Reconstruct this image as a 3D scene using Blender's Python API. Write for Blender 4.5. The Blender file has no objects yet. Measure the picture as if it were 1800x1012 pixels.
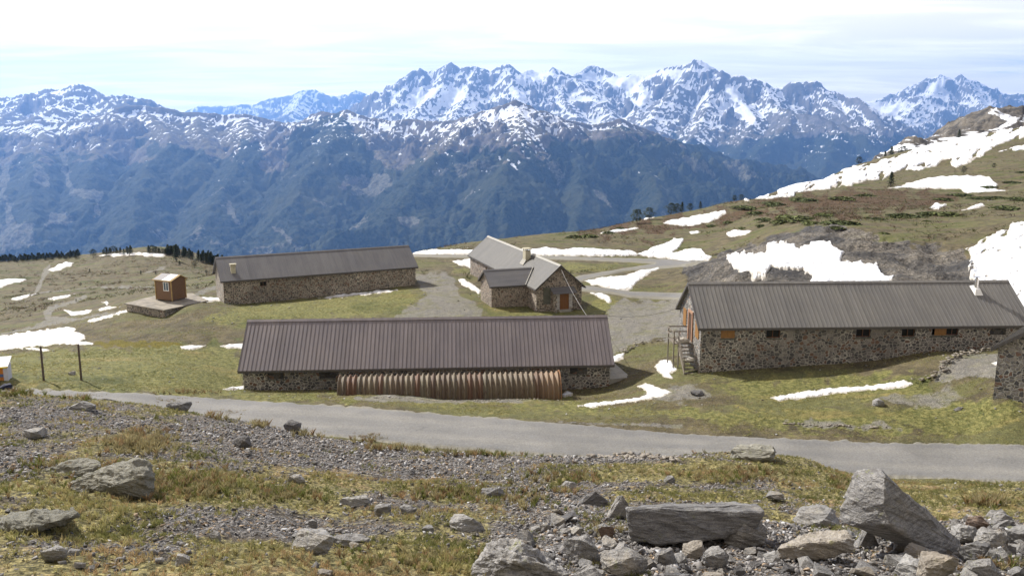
import bpy, bmesh, math, random
import numpy as np
from mathutils import Vector, Matrix
rng = np.random.default_rng(7); random.seed(7)
SC = bpy.context.scene; COL = SC.collection
# ------------------------------------------------------------------ camera
PITCH = math.radians(10.6); F = 1500.0
cam_d = bpy.data.cameras.new('camera'); cam = bpy.data.objects.new('camera', cam_d); COL.objects.link(cam)
cam_d.sensor_width = 36; cam_d.lens = 36 * F / 1800; cam_d.clip_start = .1; cam_d.clip_end = 90000
cam.location = (0, 0, 0); cam.rotation_euler = (math.pi / 2 - PITCH, 0, 0); SC.camera = cam
# ------------------------------------------------------------------ light
SUN_EL = 40; SUN_AZ = -48            # azimuth measured from +Y, negative = left
SUN_STR = 4.6; SKY_STR = .10; EXPO = .89
SC.view_settings.view_transform = 'Standard'; SC.view_settings.look = 'None'
SC.view_settings.exposure = EXPO; SC.view_settings.gamma = 1
sl = bpy.data.lights.new('sun', 'SUN'); sl.energy = SUN_STR; sl.angle = math.radians(.5); sl.color = (1, .955, .88)
so = bpy.data.objects.new('sun', sl); COL.objects.link(so)
e, a = math.radians(SUN_EL), math.radians(SUN_AZ)
sd = Vector((math.sin(a) * math.cos(e), math.cos(a) * math.cos(e), math.sin(e)))
so.rotation_euler = sd.to_track_quat('Z', 'Y').to_euler()
SC.cycles.max_bounces = 5; SC.cycles.diffuse_bounces = 2; SC.cycles.volume_bounces = 0
SC.cycles.use_denoising = True

# ------------------------------------------------------------------ node helpers
class N:
    def __init__(s, tree):
        s.t = tree; s.n = tree.nodes; s.l = tree.links
    def new(s, typ, **k):
        nd = s.n.new(typ)
        for a_, v in k.items(): setattr(nd, a_, v)
        return nd
    def put(s, v, sock):
        if isinstance(v, bpy.types.NodeSocket): s.l.new(v, sock)
        elif isinstance(v, (tuple, list)):
            sock.default_value = (*v, 1) if (sock.type == 'RGBA' and len(v) == 3) else v
        else: sock.default_value = v
    def math(s, op, a_, b=0.0, c=None, clamp=False):
        nd = s.new('ShaderNodeMath', operation=op, use_clamp=clamp); s.put(a_, nd.inputs[0]); s.put(b, nd.inputs[1])
        if c is not None: s.put(c, nd.inputs[2])
        return nd.outputs[0]
    def mix(s, f, a_, b):
        nd = s.new('ShaderNodeMix', data_type='RGBA'); s.put(f, nd.inputs[0]); s.put(a_, nd.inputs[6]); s.put(b, nd.inputs[7]); return nd.outputs[2]
    def mul(s, a_, b):
        nd = s.new('ShaderNodeMix', data_type='RGBA', blend_type='MULTIPLY'); nd.inputs[0].default_value = 1
        s.put(a_, nd.inputs[6]); s.put(b, nd.inputs[7]); return nd.outputs[2]
    def ramp(s, v, lo, hi, a_=0.0, b=1.0):
        nd = s.new('ShaderNodeMapRange', interpolation_type='SMOOTHSTEP'); s.put(v, nd.inputs[0])
        for i, q in enumerate((lo, hi, a_, b)): s.put(q, nd.inputs[i + 1])
        return nd.outputs[0]
    def noise(s, vec, scale, detail=4, rough=.55, dist=0.0):
        nd = s.new('ShaderNodeTexNoise'); s.put(vec, nd.inputs['Vector']); nd.inputs['Scale'].default_value = scale
        nd.inputs['Detail'].default_value = detail; nd.inputs['Roughness'].default_value = rough; nd.inputs['Distortion'].default_value = dist
        return nd.outputs['Fac']
    def vor(s, vec, scale, feature='F1', out='Distance', rnd=1.0):
        nd = s.new('ShaderNodeTexVoronoi', feature=feature); s.put(vec, nd.inputs['Vector']); nd.inputs['Scale'].default_value = scale
        nd.inputs['Randomness'].default_value = rnd
        return nd.outputs[out]
    def mapv(s, vec, sc=(1, 1, 1), loc=(0, 0, 0), rot=(0, 0, 0)):
        nd = s.new('ShaderNodeMapping'); s.put(vec, nd.inputs[0]); s.put(loc, nd.inputs[1]); s.put(rot, nd.inputs[2]); s.put(sc, nd.inputs[3]); return nd.outputs[0]
    def sep(s, c):
        nd = s.new('ShaderNodeSeparateColor'); s.put(c, nd.inputs[0]); return nd.outputs
    def bump(s, h, strength=.5, dist=.1):
        nd = s.new('ShaderNodeBump'); s.put(h, nd.inputs['Height']); nd.inputs['Strength'].default_value = strength; nd.inputs['Distance'].default_value = dist
        return nd.outputs[0]
    def attr(s, name):
        return s.new('ShaderNodeAttribute', attribute_name=name).outputs
def mat(name):
    m = bpy.data.materials.new(name); m.use_nodes = True; t = N(m.node_tree)
    b = m.node_tree.nodes['Principled BSDF']; b.inputs['Roughness'].default_value = .85
    b.inputs['Specular IOR Level'].default_value = .25
    return m, t, b
def objco(t): return t.new('ShaderNodeTexCoord').outputs['Object']
def geo(t): return t.new('ShaderNodeNewGeometry').outputs

# ------------------------------------------------------------------ world: physical sky with a bright veil of thin cloud
W = bpy.data.worlds.new('World'); SC.world = W; W.use_nodes = True; t = N(W.node_tree)
bg = W.node_tree.nodes['Background']
sky = t.new('ShaderNodeTexSky', sky_type='NISHITA'); sky.sun_disc = False
sky.sun_elevation = math.radians(SUN_EL); sky.sun_rotation = math.radians(SUN_AZ); sky.altitude = 2400
d = t.new('ShaderNodeTexCoord').outputs['Generated']
sx = t.new('ShaderNodeSeparateXYZ'); t.put(d, sx.inputs[0])
zz = t.math('ADD', t.math('MAXIMUM', sx.outputs[2], 0.0), .07)
cv = t.new('ShaderNodeCombineXYZ'); t.put(t.math('DIVIDE', sx.outputs[0], zz), cv.inputs[0]); t.put(t.math('DIVIDE', sx.outputs[1], zz), cv.inputs[1])
c1 = t.noise(t.mapv(cv.outputs[0], (.55, .9, 1), (3.1, 1.7, 0), (0, 0, .25)), 1.0, 7, .6, 1.2)
side = t.math('MULTIPLY', sx.outputs[0], .30)                       # more blue holes towards the right
cover = t.ramp(t.math('SUBTRACT', t.math('SUBTRACT', c1, side), t.math('MULTIPLY', sx.outputs[2], .22)), -.02, .26)
dp = t.new('ShaderNodeVectorMath', operation='DOT_PRODUCT'); t.put(d, dp.inputs[0]); dp.inputs[1].default_value = (math.sin(a), math.cos(a), .25)
glow = t.ramp(dp.outputs['Value'], -.8, .9, .78, 1.0)               # cloud is brighter towards the sun
low = t.ramp(sx.outputs[2], .03, .36, 1.45, .46)
c2 = t.noise(t.mapv(cv.outputs[0], (.6, 1.3, 1)), 1.1, 6, .6, .8)
cb = t.math('MULTIPLY', t.math('MULTIPLY', glow, low), t.ramp(c2, .34, .68, .86, 1.14))
hsk = t.new('ShaderNodeVectorMath', operation='SCALE'); t.put(sky.outputs[0], hsk.inputs[0]); hsk.inputs['Scale'].default_value = SKY_STR
cc = t.new('ShaderNodeVectorMath', operation='SCALE'); cc.inputs[0].default_value = (1, .90, .80); t.put(cb, cc.inputs['Scale'])
t.put(t.mix(cover, hsk.outputs[0], cc.outputs[0]), bg.inputs[0]); bg.inputs[1].default_value = 1.0

# ------------------------------------------------------------------ projection helpers
CT, ST = math.cos(PITCH), math.sin(PITCH)
def ray(px, py):
    a_ = (px - 900) / F; b = (506 - py) / F
    return np.array([a_, CT + b * ST, -ST + b * CT])
def PY(px, py, Y):
    r = ray(px, py); return Vector(r * Y / r[1])
def Pz(px, py, z):
    r = ray(px, py); return Vector(r * z / r[2])
def proj(X, Y, Z):
    dep = np.maximum(Y * CT - Z * ST, .3); up = Y * ST + Z * CT
    return 900 + F * X / dep, 506 - F * up / dep

# ------------------------------------------------------------------ numpy noise
def _h(i, j, s):
    n = (i * 374761393 + j * 668265263 + s * 1442695041) & 0xffffffff
    n = ((n ^ (n >> 13)) * 1274126177) & 0xffffffff
    return ((n ^ (n >> 16)) & 0xffff) / 65535.0
def pn(x, y, s=0):
    i = np.floor(x).astype(np.int64); j = np.floor(y).astype(np.int64); fx = x - i; fy = y - j
    u = fx * fx * fx * (fx * (fx * 6 - 15) + 10); v = fy * fy * fy * (fy * (fy * 6 - 15) + 10)
    def g(di, dj):
        an = _h(i + di, j + dj, s) * 6.2831853; return np.cos(an) * (fx - di) + np.sin(an) * (fy - dj)
    return 1.5 * ((g(0, 0) * (1 - u) + g(1, 0) * u) * (1 - v) + (g(0, 1) * (1 - u) + g(1, 1) * u) * v)
def fbm(x, y, o=4, s=0, r=.5):
    a_, t_, f = 1., 0., 1.
    for k in range(o): t_ = t_ + a_ * pn(x * f + 17.3 * k, y * f - 9.1 * k, s + k); a_ *= r; f *= 2.03
    return t_
def ridged(x, y, o=5, s=0, r=.5):
    a_, t_, f = 1., 0., 1.
    for k in range(o): t_ = t_ + a_ * (1 - np.abs(pn(x * f + 5.3 * k, y * f + 3.7 * k, s + k)) * 2); a_ *= r; f *= 2.05
    return t_
def sstep(x, lo, hi):
    q = np.clip((x - lo) / (hi - lo), 0, 1); return q * q * (3 - 2 * q)
def sdf(poly, X, Y):
    """signed distance to polygon, positive inside"""
    P = np.asarray(poly, float); dmin = np.full(X.shape, 1e18); ins = np.zeros(X.shape, bool)
    for k in range(len(P)):
        ax, ay = P[k]; bx, by = P[(k + 1) % len(P)]
        ex, ey = bx - ax, by - ay; wx, wy = X - ax, Y - ay
        h = np.clip((wx * ex + wy * ey) / (ex * ex + ey * ey + 1e-12), 0, 1)
        dmin = np.minimum(dmin, (wx - ex * h) ** 2 + (wy - ey * h) ** 2)
        c_ = ((ay > Y) != (by > Y))
        with np.errstate(divide='ignore', invalid='ignore'):
            ins ^= c_ & (X < (bx - ax) * (Y - ay) / (by - ay + 1e-12) + ax)
    dd = np.sqrt(dmin); return np.where(ins, dd, -dd)

# ------------------------------------------------------------------ object helpers
def tag(o, label=None, cat=None, group=None, kind=None):
    if label: o['label'] = label
    if cat: o['category'] = cat
    if group: o['group'] = group
    if kind: o['kind'] = kind
    return o
def empty(name, loc, rz=0):
    o = bpy.data.objects.new(name, None); COL.objects.link(o); o.location = loc; o.rotation_euler = (0, 0, rz); o.empty_display_size = .3; return o
def link(name, me, m, parent=None, smooth=False):
    o = bpy.data.objects.new(name, me); COL.objects.link(o)
    if m: me.materials.append(m)
    if parent: o.parent = parent
    if smooth: me.shade_smooth()
    return o
def npmesh(name, V, Fq):
    """mesh from numpy verts (n,3) and faces (m,3|4)"""
    me = bpy.data.meshes.new(name); V = np.asarray(V, np.float32); Fq = np.asarray(Fq, np.int32); k = Fq.shape[1]
    me.vertices.add(len(V)); me.vertices.foreach_set('co', V.ravel())
    me.loops.add(Fq.size); me.loops.foreach_set('vertex_index', Fq.ravel())
    me.polygons.add(len(Fq)); me.polygons.foreach_set('loop_start', np.arange(0, Fq.size, k, dtype=np.int32))
    me.update(calc_edges=True); return me
def vcol(me, name, C):
    C = np.asarray(C, np.float32)
    if C.shape[1] == 3: C = np.hstack([C, np.ones((len(C), 1), np.float32)])
    at = me.color_attributes.new(name, 'FLOAT_COLOR', 'POINT'); at.data.foreach_set('color', C.ravel())
class MB:
    def __init__(s): s.v = []; s.f = []
    def poly(s, pts):
        i = len(s.v); s.v += [tuple(p) for p in pts]; s.f.append(tuple(range(i, i + len(pts)))); return s
    def box(s, x0, x1, y0, y1, z0, z1):
        i = len(s.v); s.v += [(x0, y0, z0), (x1, y0, z0), (x1, y1, z0), (x0, y1, z0), (x0, y0, z1), (x1, y0, z1), (x1, y1, z1), (x0, y1, z1)]
        s.f += [tuple(i + q for q in f) for f in ((0, 3, 2, 1), (4, 5, 6, 7), (0, 1, 5, 4), (1, 2, 6, 5), (2, 3, 7, 6), (3, 0, 4, 7))]; return s
    def hexa(s, A, B):
        """solid between two quads A (bottom/inner) and B, same winding"""
        i = len(s.v); s.v += [tuple(p) for p in A] + [tuple(p) for p in B]
        s.f += [tuple(i + q for q in f) for f in ((3, 2, 1, 0), (4, 5, 6, 7), (0, 1, 5, 4), (1, 2, 6, 5), (2, 3, 7, 6), (3, 0, 4, 7))]; return s
    def bar(s, p, q, r, n=6, r2=None):
        p, q = Vector(p), Vector(q); dq = (q - p).to_track_quat('Z', 'Y'); i = len(s.v); r2 = r if r2 is None else r2
        for (c_, rr) in ((p, r), (q, r2)):
            for k in range(n):
                an = 2 * math.pi * k / n; s.v.append(tuple(c_ + dq @ Vector((math.cos(an) * rr, math.sin(an) * rr, 0))))
        for k in range(n): s.f.append((i + k, i + (k + 1) % n, i + n + (k + 1) % n, i + n + k))
        s.f.append(tuple(i + k for k in range(n))[::-1]); s.f.append(tuple(i + n + k for k in range(n))); return s
    def build(s, name, m, parent=None, smooth=False):
        me = bpy.data.meshes.new(name); me.from_pydata(s.v, [], s.f); me.update()
        bm = bmesh.new(); bm.from_mesh(me); bmesh.ops.recalc_face_normals(bm, faces=bm.faces); bm.to_mesh(me); bm.free()
        return link(name, me, m, parent, smooth)

# ================================================================== TERRAIN
CP = """0 1012 5.8;450 1012 6.4;900 1012 7;1350 1012 7.2;1800 1012 7.4;0 930 7.4;450 930 8.4;900 930 9.6;1350 930 10.2;1800 930 10.6
0 850 9.9;450 850 12;900 850 14.6;1350 850 16;1800 870 15.5;0 770 14.8;300 780 15.6;600 810 17;0 692 30;200 707 28;400 738 26;600 775 24;800 798 23;1000 806 22;1200 801 22;1400 806 21;1520 842 20;1800 853 18
0 710 22;200 735 21;
0 683 58.3;250 690 57.8;500 705 57;700 720 55.9;900 735 54.3;1000 743 53;1200 760 51.5;1400 770 50;1600 778 49;1800 781 48
0 725 52.4;250 741 51.8;500 760 50.8;700 777 49.6;900 794 48;1050 805 46.9;1250 815 46;1400 825 45.2;1520 836 44.3;1800 849 42.6
250 686 60;700 704 60.5;1000 718 58.5;0 668 60;75 665 62;140 665 62;300 655 66;430 686 66.3;600 690 65.5;800 696 65;980 702 64;1070 684 67.2;1070 660 71;430 655 73.5
200 630 73;0 616 87;200 600 84;400 600 83;300 575 88;0 585 105;0 560 125;150 550 115;60 545 128;0 530 160;150 525 145;225 548 97;285 556 95;350 529 99;330 541 95.2;393 534 104.8;500 527 108;600 517 111;722 500 116
370 525 108;300 515 112;200 510 165;0 500 220;200 490 215;350 492 175;100 475 270;300 465 260;0 462 310;100 452 330;200 445 345;300 443 355;390 458 325
500 560 91;600 560 91.5;700 550 94;780 520 106;700 485 124;800 462 138;864 549 96;943 551 96.8;1028 534 102;860 520 106;760 447 150;900 451 143;1040 455 140;1240 461 136;1100 470 128;1150 490 116
760 440 165;830 424 185;1000 409 205;1118 388 225;1118 420 180;1230 440 160;1290 354 262;1250 370 230;1340 350 285;1200 400 200;1300 400 185
1100 620 77;1180 600 80;1100 570 88.5;1180 545 95;1180 522 103;1060 506 109;1110 515 106
1228 656 66.1;1400 646 66.3;1550 632 66.9;1700 616 67.6;1850 600 68;1190 657 66.2;1300 690 60.5;1450 695 59;1600 690 58;1700 700 55;1757 683 54;1850 690 53;1650 640 61.5;1640 668 59.5;1740 632 61
1300 720 56;1200 740 53.6;1500 740 53;1700 750 51.5;1180 690 62
1240 500 103;1300 495 96;1450 495 95;1600 492 93;1720 492 90;1800 535 78;1850 520 79;1800 470 96;1800 400 122;1700 435 114;1600 450 107;1560 470 100;1400 430 118;1300 450 112;1280 475 104
1450 400 134;1600 400 135;1750 370 152;1350 385 180;1500 370 195;1650 365 200;1800 345 200;1400 360 215;1450 345 240;1600 340 262;1700 343 265;1560 332 280;1800 315 290
1400 340 290;1400 326 330;1500 312 350;1500 289 430;1600 300 375;1600 268 475;1700 300 330;1700 275 400;1700 242 490;1800 285 350;1800 255 420;1800 224 500;1900 215 520"""
cps = []
for row in CP.replace('\n', ';').split(';'):
    if row.strip():
        px, py, Y = map(float, row.split()); p = PY(px, py, Y); cps.append((p.x / p.y, Y, p.z))
for (px, Y, z) in [(0, 40, -13.6), (300, 38, -13.6), (600, 34, -13.9), (1000, 30.5, -12.9), (1400, 29, -12.9), (1800, 27, -12.2),
                   (0, 3, -2.55), (900, 3, -2.7), (1800, 3, -2.8), (0, 1, -2), (900, 1, -2), (1800, 1, -2),
                   (0, 450, -95), (200, 480, -105), (400, 430, -90), (0, 700, -230), (300, 750, -250), (600, 600, -190), (600, 180, -29), (500, 250, -45), (600, 400, -110), (700, 190, -28.5), (450, 170, -27), (700, 230, -36),
                   (0, 1200, -520), (600, 1200, -520), (900, 260, -42), (900, 500, -130), (1100, 300, -42), (1100, 500, -110), (1200, 1200, -500), (900, 800, -300), (1250, 400, -60), (1300, 700, -180),
                   (1400, 500, -52), (1450, 620, -60), (1800, 1200, -150), (1500, 1200, -300),
                   (1550, 590, -17.5), (1590, 640, -9.0), (1650, 690, -1.2), (1680, 710, 7.5), (1718, 720, 16.8), (1742, 730, 17.6), (1800, 750, 15.2), (1900, 760, 19), (1600, 560, -20), (1700, 590, -12), (1800, 600, -8), (1650, 850, -25), (1750, 900, -10)]:
    cps.append(((px - 900) / F, Y, z))
n0 = len(cps)
for (u_, Y, z) in cps[:n0]:
    if abs(u_) > .55: cps.append((u_ * 1.45, Y, z))
cps = np.array(cps); KU = 1.6
cx = np.stack([cps[:, 0] * KU, np.log(cps[:, 1])], 1)
def kern(r2): return .5 * r2 * np.log(r2 + 1e-12)
A = kern(((cx[:, None] - cx[None]) ** 2).sum(-1)) + np.eye(len(cx)) * 2e-4
Pm = np.hstack([np.ones((len(cx), 1)), cx]); n = len(cx)
Mx = np.zeros((n + 3, n + 3)); Mx[:n, :n] = A; Mx[:n, n:] = Pm; Mx[n:, :n] = Pm.T
# interpolate z relative to distance so that near and far points weigh alike
sol = np.linalg.solve(Mx, np.concatenate([cps[:, 2] / cps[:, 1] ** .5, np.zeros(3)]))
def base_z(X, Y):
    Yc = np.maximum(Y, 1.0); q0 = (np.clip(X / Yc, -.95, .95) * KU).ravel(); q1 = np.log(Yc).ravel(); out = np.empty(q0.shape)
    for k in range(0, len(q0), 60000):
        sl_ = slice(k, k + 60000); r2 = (q0[sl_, None] - cx[None, :, 0]) ** 2 + (q1[sl_, None] - cx[None, :, 1]) ** 2
        out[sl_] = kern(r2) @ sol[:n] + sol[n] + q0[sl_] * sol[n + 1] + q1[sl_] * sol[n + 2]
    return out.reshape(X.shape) * Yc ** .5
NR, NC = 860, 900; R0, R1 = 11.0, 1210.0; UM = .78
rr = np.linspace(math.log(R0), math.log(R1), NR); uu = np.linspace(-UM, UM, NC)
GR, GU = np.meshgrid(np.exp(rr), uu, indexing='ij'); GX = GU * GR; GY = GR - 10
# smooth base on a coarse lattice, then bicubic-ish upsample (bilinear of smooth data)
ci, cj = np.linspace(0, NR - 1, 216), np.linspace(0, NC - 1, 226)
cR = np.exp(np.interp(ci, np.arange(NR), rr)); cU = np.interp(cj, np.arange(NC), uu)
cXX = cU[None] * cR[:, None]; cYY = np.repeat((cR - 10)[:, None], len(cU), 1); cZ = base_z(cXX, cYY)
def up(cZ):
    tmp = np.stack([np.interp(np.arange(NC), cj, r) for r in cZ]); return np.stack([np.interp(np.arange(NR), ci, tmp[:, k]) for k in range(NC)], 1)
ZS = up(cZ)
def blur(Z, it):
    for _ in range(it):
        P_ = np.pad(Z, 1, mode='edge'); Z = (P_[:-2, 1:-1] + P_[2:, 1:-1] + P_[1:-1, :-2] + P_[1:-1, 2:] + 2 * Z) / 6
    return Z
ZS = blur(ZS, 6)
PXg, PYg = proj(GX, GY, ZS)
def region(poly, lo, hi, soft, noise=0., nsc=30.):
    """0..1 mask of the ground inside an outline, between two distances"""
    m = np.zeros(GX.shape); P_ = np.asarray(poly, float)
    w = (GY > lo) & (GY < hi) & (PXg > P_[:, 0].min() - 40) & (PXg < P_[:, 0].max() + 40) & (PYg > P_[:, 1].min() - 40) & (PYg < P_[:, 1].max() + 40)
    if w.any():
        s_ = sdf(poly, PXg[w], PYg[w])
        if noise: s_ = s_ + noise * fbm(PXg[w] / nsc, PYg[w] / nsc * 2, 4, 5)
        m[w] = sstep(s_, -soft, soft)
    return m
ROADS = {
 'road': ([(-700, 640), (-300, 667), (0, 680), (100, 684), (250, 690), (400, 699), (500, 705), (600, 712), (700, 720), (800, 728), (900, 735), (1000, 743), (1100, 752), (1200, 760), (1400, 770), (1600, 777), (1800, 780), (2400, 800),
           (2400, 885), (2100, 866), (1800, 849), (1520, 836), (1400, 825), (1250, 815), (1050, 806), (900, 796), (700, 779), (500, 760), (250, 741), (0, 725), (-300, 706), (-700, 690)], 30, 75),
 'mountain_road': ([(560, 439), (640, 441), (740, 446), (1000, 450), (1180, 455), (1250, 460), (1230, 466), (1100, 476), (1040, 490), (1000, 500), (990, 492), (1030, 482), (1100, 470), (1150, 463), (1050, 458), (900, 454), (740, 451), (640, 446), (560, 444)], 105, 190),
 'access_road': ([(985, 497), (1040, 502), (1110, 511), (1200, 514), (1330, 514), (1330, 527), (1200, 527), (1110, 523), (1075, 516), (1030, 512), (985, 508)], 85, 125),
}
roadm = np.zeros(GX.shape)
for k, (pl, lo, hi) in ROADS.items(): roadm = np.maximum(roadm, region(pl, lo, hi, 2.5))
OUTC = region([(1200, 470), (1262, 448), (1290, 437), (1350, 418), (1400, 405), (1440, 396), (1500, 398), (1545, 418), (1600, 428), (1660, 432), (1700, 445), (1715, 475), (1720, 500), (1500, 505), (1350, 503), (1220, 500)], 86, 150, 8, 10)
HILL = sstep(GY, 500, 560) * sstep(PXg, 1380, 1480)
GRAV = region([(722, 486), (780, 478), (800, 488), (800, 508), (850, 545), (845, 562), (690, 562), (730, 532), (748, 512), (735, 498)], 85, 130, 8, 9)
GRAV = np.maximum(GRAV, region([(1068, 545), (1090, 528), (1200, 524), (1240, 560), (1200, 598), (1120, 602), (1085, 620), (1060, 650)], 70, 112, 6, 8))
GRAV = np.maximum(GRAV, region([(1655, 636), (1700, 622), (1770, 618), (1770, 668), (1700, 662), (1640, 672)], 52, 70, 4, 4))
GRAV = np.maximum(GRAV, .7 * region([(1540, 700), (1620, 690), (1680, 680), (1700, 700), (1640, 720), (1560, 712)], 50, 66, 8, 12))
GRAV = np.maximum(GRAV, .8 * region([(1130, 690), (1180, 676), (1240, 680), (1250, 700), (1200, 708), (1150, 705)], 52, 70, 8, 10))
GRAV = np.maximum(GRAV, region([(870, 698), (700, 696), (620, 698), (640, 706), (780, 708), (960, 706)], 55, 70, 4, 5))
GRAV = np.maximum(GRAV, .75 * region([(1380, 740), (1560, 745), (1580, 755), (1420, 752)], 44, 60, 6, 10))
for pl in ([(78, 470), (90, 462), (86, 480), (75, 500), (66, 512), (60, 510), (70, 495)], [(60, 512), (150, 505), (250, 503), (330, 505), (330, 508), (250, 506), (150, 508), (70, 515)],
           [(75, 548), (85, 538), (120, 530), (150, 518), (156, 521), (130, 533), (95, 545), (90, 555), (140, 558), (220, 545), (220, 551), (140, 563), (60, 580), (0, 592), (0, 586), (60, 572), (80, 562)],
           [(250, 482), (280, 468), (300, 464), (300, 467), (275, 475), (255, 486)], [(340, 515), (395, 497), (395, 503), (345, 521)], [(900, 738), (1200, 745), (1200, 752), (1000, 742)]):
    GRAV = np.maximum(GRAV, .85 * region(pl, 50, 300, 2.5, 2, 10))
HEAT = region([(1000, 398), (1060, 385), (1120, 386), (1240, 380), (1330, 352), (1400, 340), (1500, 333), (1640, 338), (1690, 352), (1650, 365), (1560, 372), (1480, 388), (1380, 378), (1300, 384), (1240, 402), (1150, 418), (1020, 412)], 150, 320, 12, 22)
HEAT = np.maximum(HEAT, .55 * region([(40, 490), (180, 462), (300, 445), (395, 458), (395, 490), (290, 480), (180, 500), (60, 505)], 150, 420, 8, 28, 20))
HEAT = np.maximum(HEAT, .5 * region([(0, 525), (90, 520), (160, 530), (100, 545), (0, 560)], 90, 200, 8, 18, 20))
HEAT = np.maximum(HEAT, .45 * region([(1750, 335), (1830, 330), (1830, 350), (1760, 350)], 100, 400, 8, 8, 20))
GREEN = region([(360, 560), (430, 530), (560, 525), (720, 505), (760, 520), (700, 556), (560, 570), (430, 580)], 80, 130, 15, 14)
GREEN = np.maximum(GREEN, region([(0, 625), (140, 612), (420, 600), (430, 690), (1000, 705), (1400, 760), (1800, 770), (1800, 700), (1300, 700), (1240, 668), (1640, 655), (1640, 700), (1560, 720), (1180, 720), (1000, 725), (600, 706), (200, 690), (0, 680)], 50, 92, 10, 14))
GREEN = np.maximum(GREEN, region([(860, 560), (840, 530), (940, 552), (1035, 540), (1060, 515), (1090, 530), (1060, 552), (940, 560)], 85, 115, 5, 5))
GREEN = np.maximum(GREEN, .75 * region([(800, 470), (790, 485), (850, 470), (1110, 460), (1160, 460), (1050, 478), (900, 480)], 105, 150, 6, 5))
MOSS = region([(160, 604), (200, 597), (300, 600), (320, 606), (260, 611), (170, 608)], 70, 100, 3, 4, 15)
near = GY < 40
# foreground: scree against grass
SCR = np.zeros(GX.shape)
def blob(px, py, rx, ry, v):
    global SCR
    SCR = np.where(near, SCR + v * np.exp(-((PXg - px) / rx) ** 2 - ((PYg - py) / ry) ** 2), SCR)
SCR[near] = .22
for b in [(100, 730, 160, 25, .5), (420, 765, 200, 28, .85), (640, 800, 190, 30, .8), (860, 825, 170, 22, .6), (40, 800, 90, 40, .5), (330, 900, 90, 22, .45), (450, 930, 160, 16, .4), (250, 965, 120, 16, .35), (560, 905, 200, 14, .3),
          (1100, 805, 160, 9, .8), (1050, 960, 190, 60, .75), (1400, 970, 330, 60, 1.0), (1740, 950, 130, 40, .8), (980, 870, 110, 25, .5), (1260, 850, 160, 12, .35), (760, 880, 120, 16, .3),
          (600, 1000, 260, 25, -.6), (1300, 830, 220, 20, -.25), (1640, 880, 190, 26, -.45), (240, 870, 240, 25, -.35), (330, 850, 90, 22, -.4), (90, 920, 120, 20, -.3), (1100, 830, 200, 12, -.3), (600, 860, 150, 14, -.25), (250, 775, 90, 14, -.5)]: blob(*b)
SCR = np.where(near, SCR + .30 * fbm(GX / 1.1, GY / 1.6, 5, 31, .65), 0)
# relief
am = sstep(GY, 3, 8) * (1 - sstep(GY, 34, 40))
quiet = (1 - roadm)
for (px0, px1, py0, py1, lo, hi) in [(415, 1090, 640, 690, 62, 76), (1190, 1810, 600, 660, 62, 77), (385, 725, 495, 535, 102, 124), (830, 1035, 500, 553, 94, 125)]:
    quiet = quiet * (1 - .75 * region([(px0, py0), (px1, py0), (px1, py1), (px0, py1)], lo, hi, 8))
rel = am * (.10 * fbm(GX / 1.6, GY / 1.6, 5, 2) + .03 * ridged(GX / .5, GY / .5, 3, 8) - .03)
mid = sstep(GY, 34, 42) * (1 - sstep(GY, 130, 240))
rel = rel + mid * quiet * (.13 * fbm(GX / 7, GY / 7, 5, 3) + .03 * fbm(GX / .9, GY / .9, 3, 4))
farm = sstep(GY, 130, 240)
rel = rel + farm * quiet * (.9 * fbm(GX / 40, GY / 40, 6, 6, .52))
SNO = region([(1276, 450), (1345, 440), (1395, 428), (1460, 424), (1490, 445), (1540, 463), (1575, 490), (1560, 505), (1422, 505), (1350, 485), (1300, 473)], 86, 150, 6)
rel = rel + OUTC * (1 - .75 * SNO) * (.7 * (ridged(GX / 9, GY / 9, 5, 9, .5) - 1.1))
rel = rel + HILL * 7 * (ridged(GX / 90, GY / 90, 6, 12, .55) - 1.2)
rel = rel - roadm * .10
ZG = ZS + rel
def sample(G, X, Y):
    r = (np.log(np.maximum(np.asarray(Y, float) + 10, R0)) - rr[0]) / (rr[-1] - rr[0]) * (NR - 1); c = (np.asarray(X) / (np.asarray(Y) + 10.) + UM) / (2 * UM) * (NC - 1)
    r = np.clip(r, 0, NR - 1.001); c = np.clip(c, 0, NC - 1.001); i = r.astype(int); j = c.astype(int); fr = r - i; fc = c - j
    return (G[i, j] * (1 - fr) * (1 - fc) + G[i + 1, j] * fr * (1 - fc) + G[i, j + 1] * (1 - fr) * fc + G[i + 1, j + 1] * fr * fc)
def hz(x, y): return float(sample(ZG, x, y))
def hit(px, py, lo=3., hi=600.):
    """ground point seen at a spot of the photograph"""
    r = ray(px, py); Ys = np.exp(np.linspace(math.log(lo), math.log(hi), 1500)); Xs = r[0] / r[1] * Ys; Zs = r[2] / r[1] * Ys
    dz = sample(ZG, Xs, Ys) - Zs; k = np.argmax(dz > 0) if (dz > 0).any() else np.argmin(np.abs(dz)); return Vector((Xs[k], Ys[k], float(sample(ZG, Xs[k], Ys[k]))))
V = np.stack([GX, GY, ZG], -1).reshape(-1, 3)
ii = np.arange(NR * NC).reshape(NR, NC)
Fq = np.stack([ii[:-1, :-1], ii[:-1, 1:], ii[1:, 1:], ii[1:, :-1]], -1).reshape(-1, 4)
me = npmesh('ground', V, Fq)
vcol(me, 'mA', np.stack([GREEN, HEAT, GRAV], -1).reshape(-1, 3)); vcol(me, 'mB', np.stack([np.maximum(OUTC, HILL * 1.15), np.clip(SCR, 0, 1.5), MOSS], -1).reshape(-1, 3))
nearmask = (1 - sstep(GY, 34, 40))
vcol(me, 'mC', np.stack([nearmask, HILL, sstep(GY, 60, 200)], -1).reshape(-1, 3))

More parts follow.
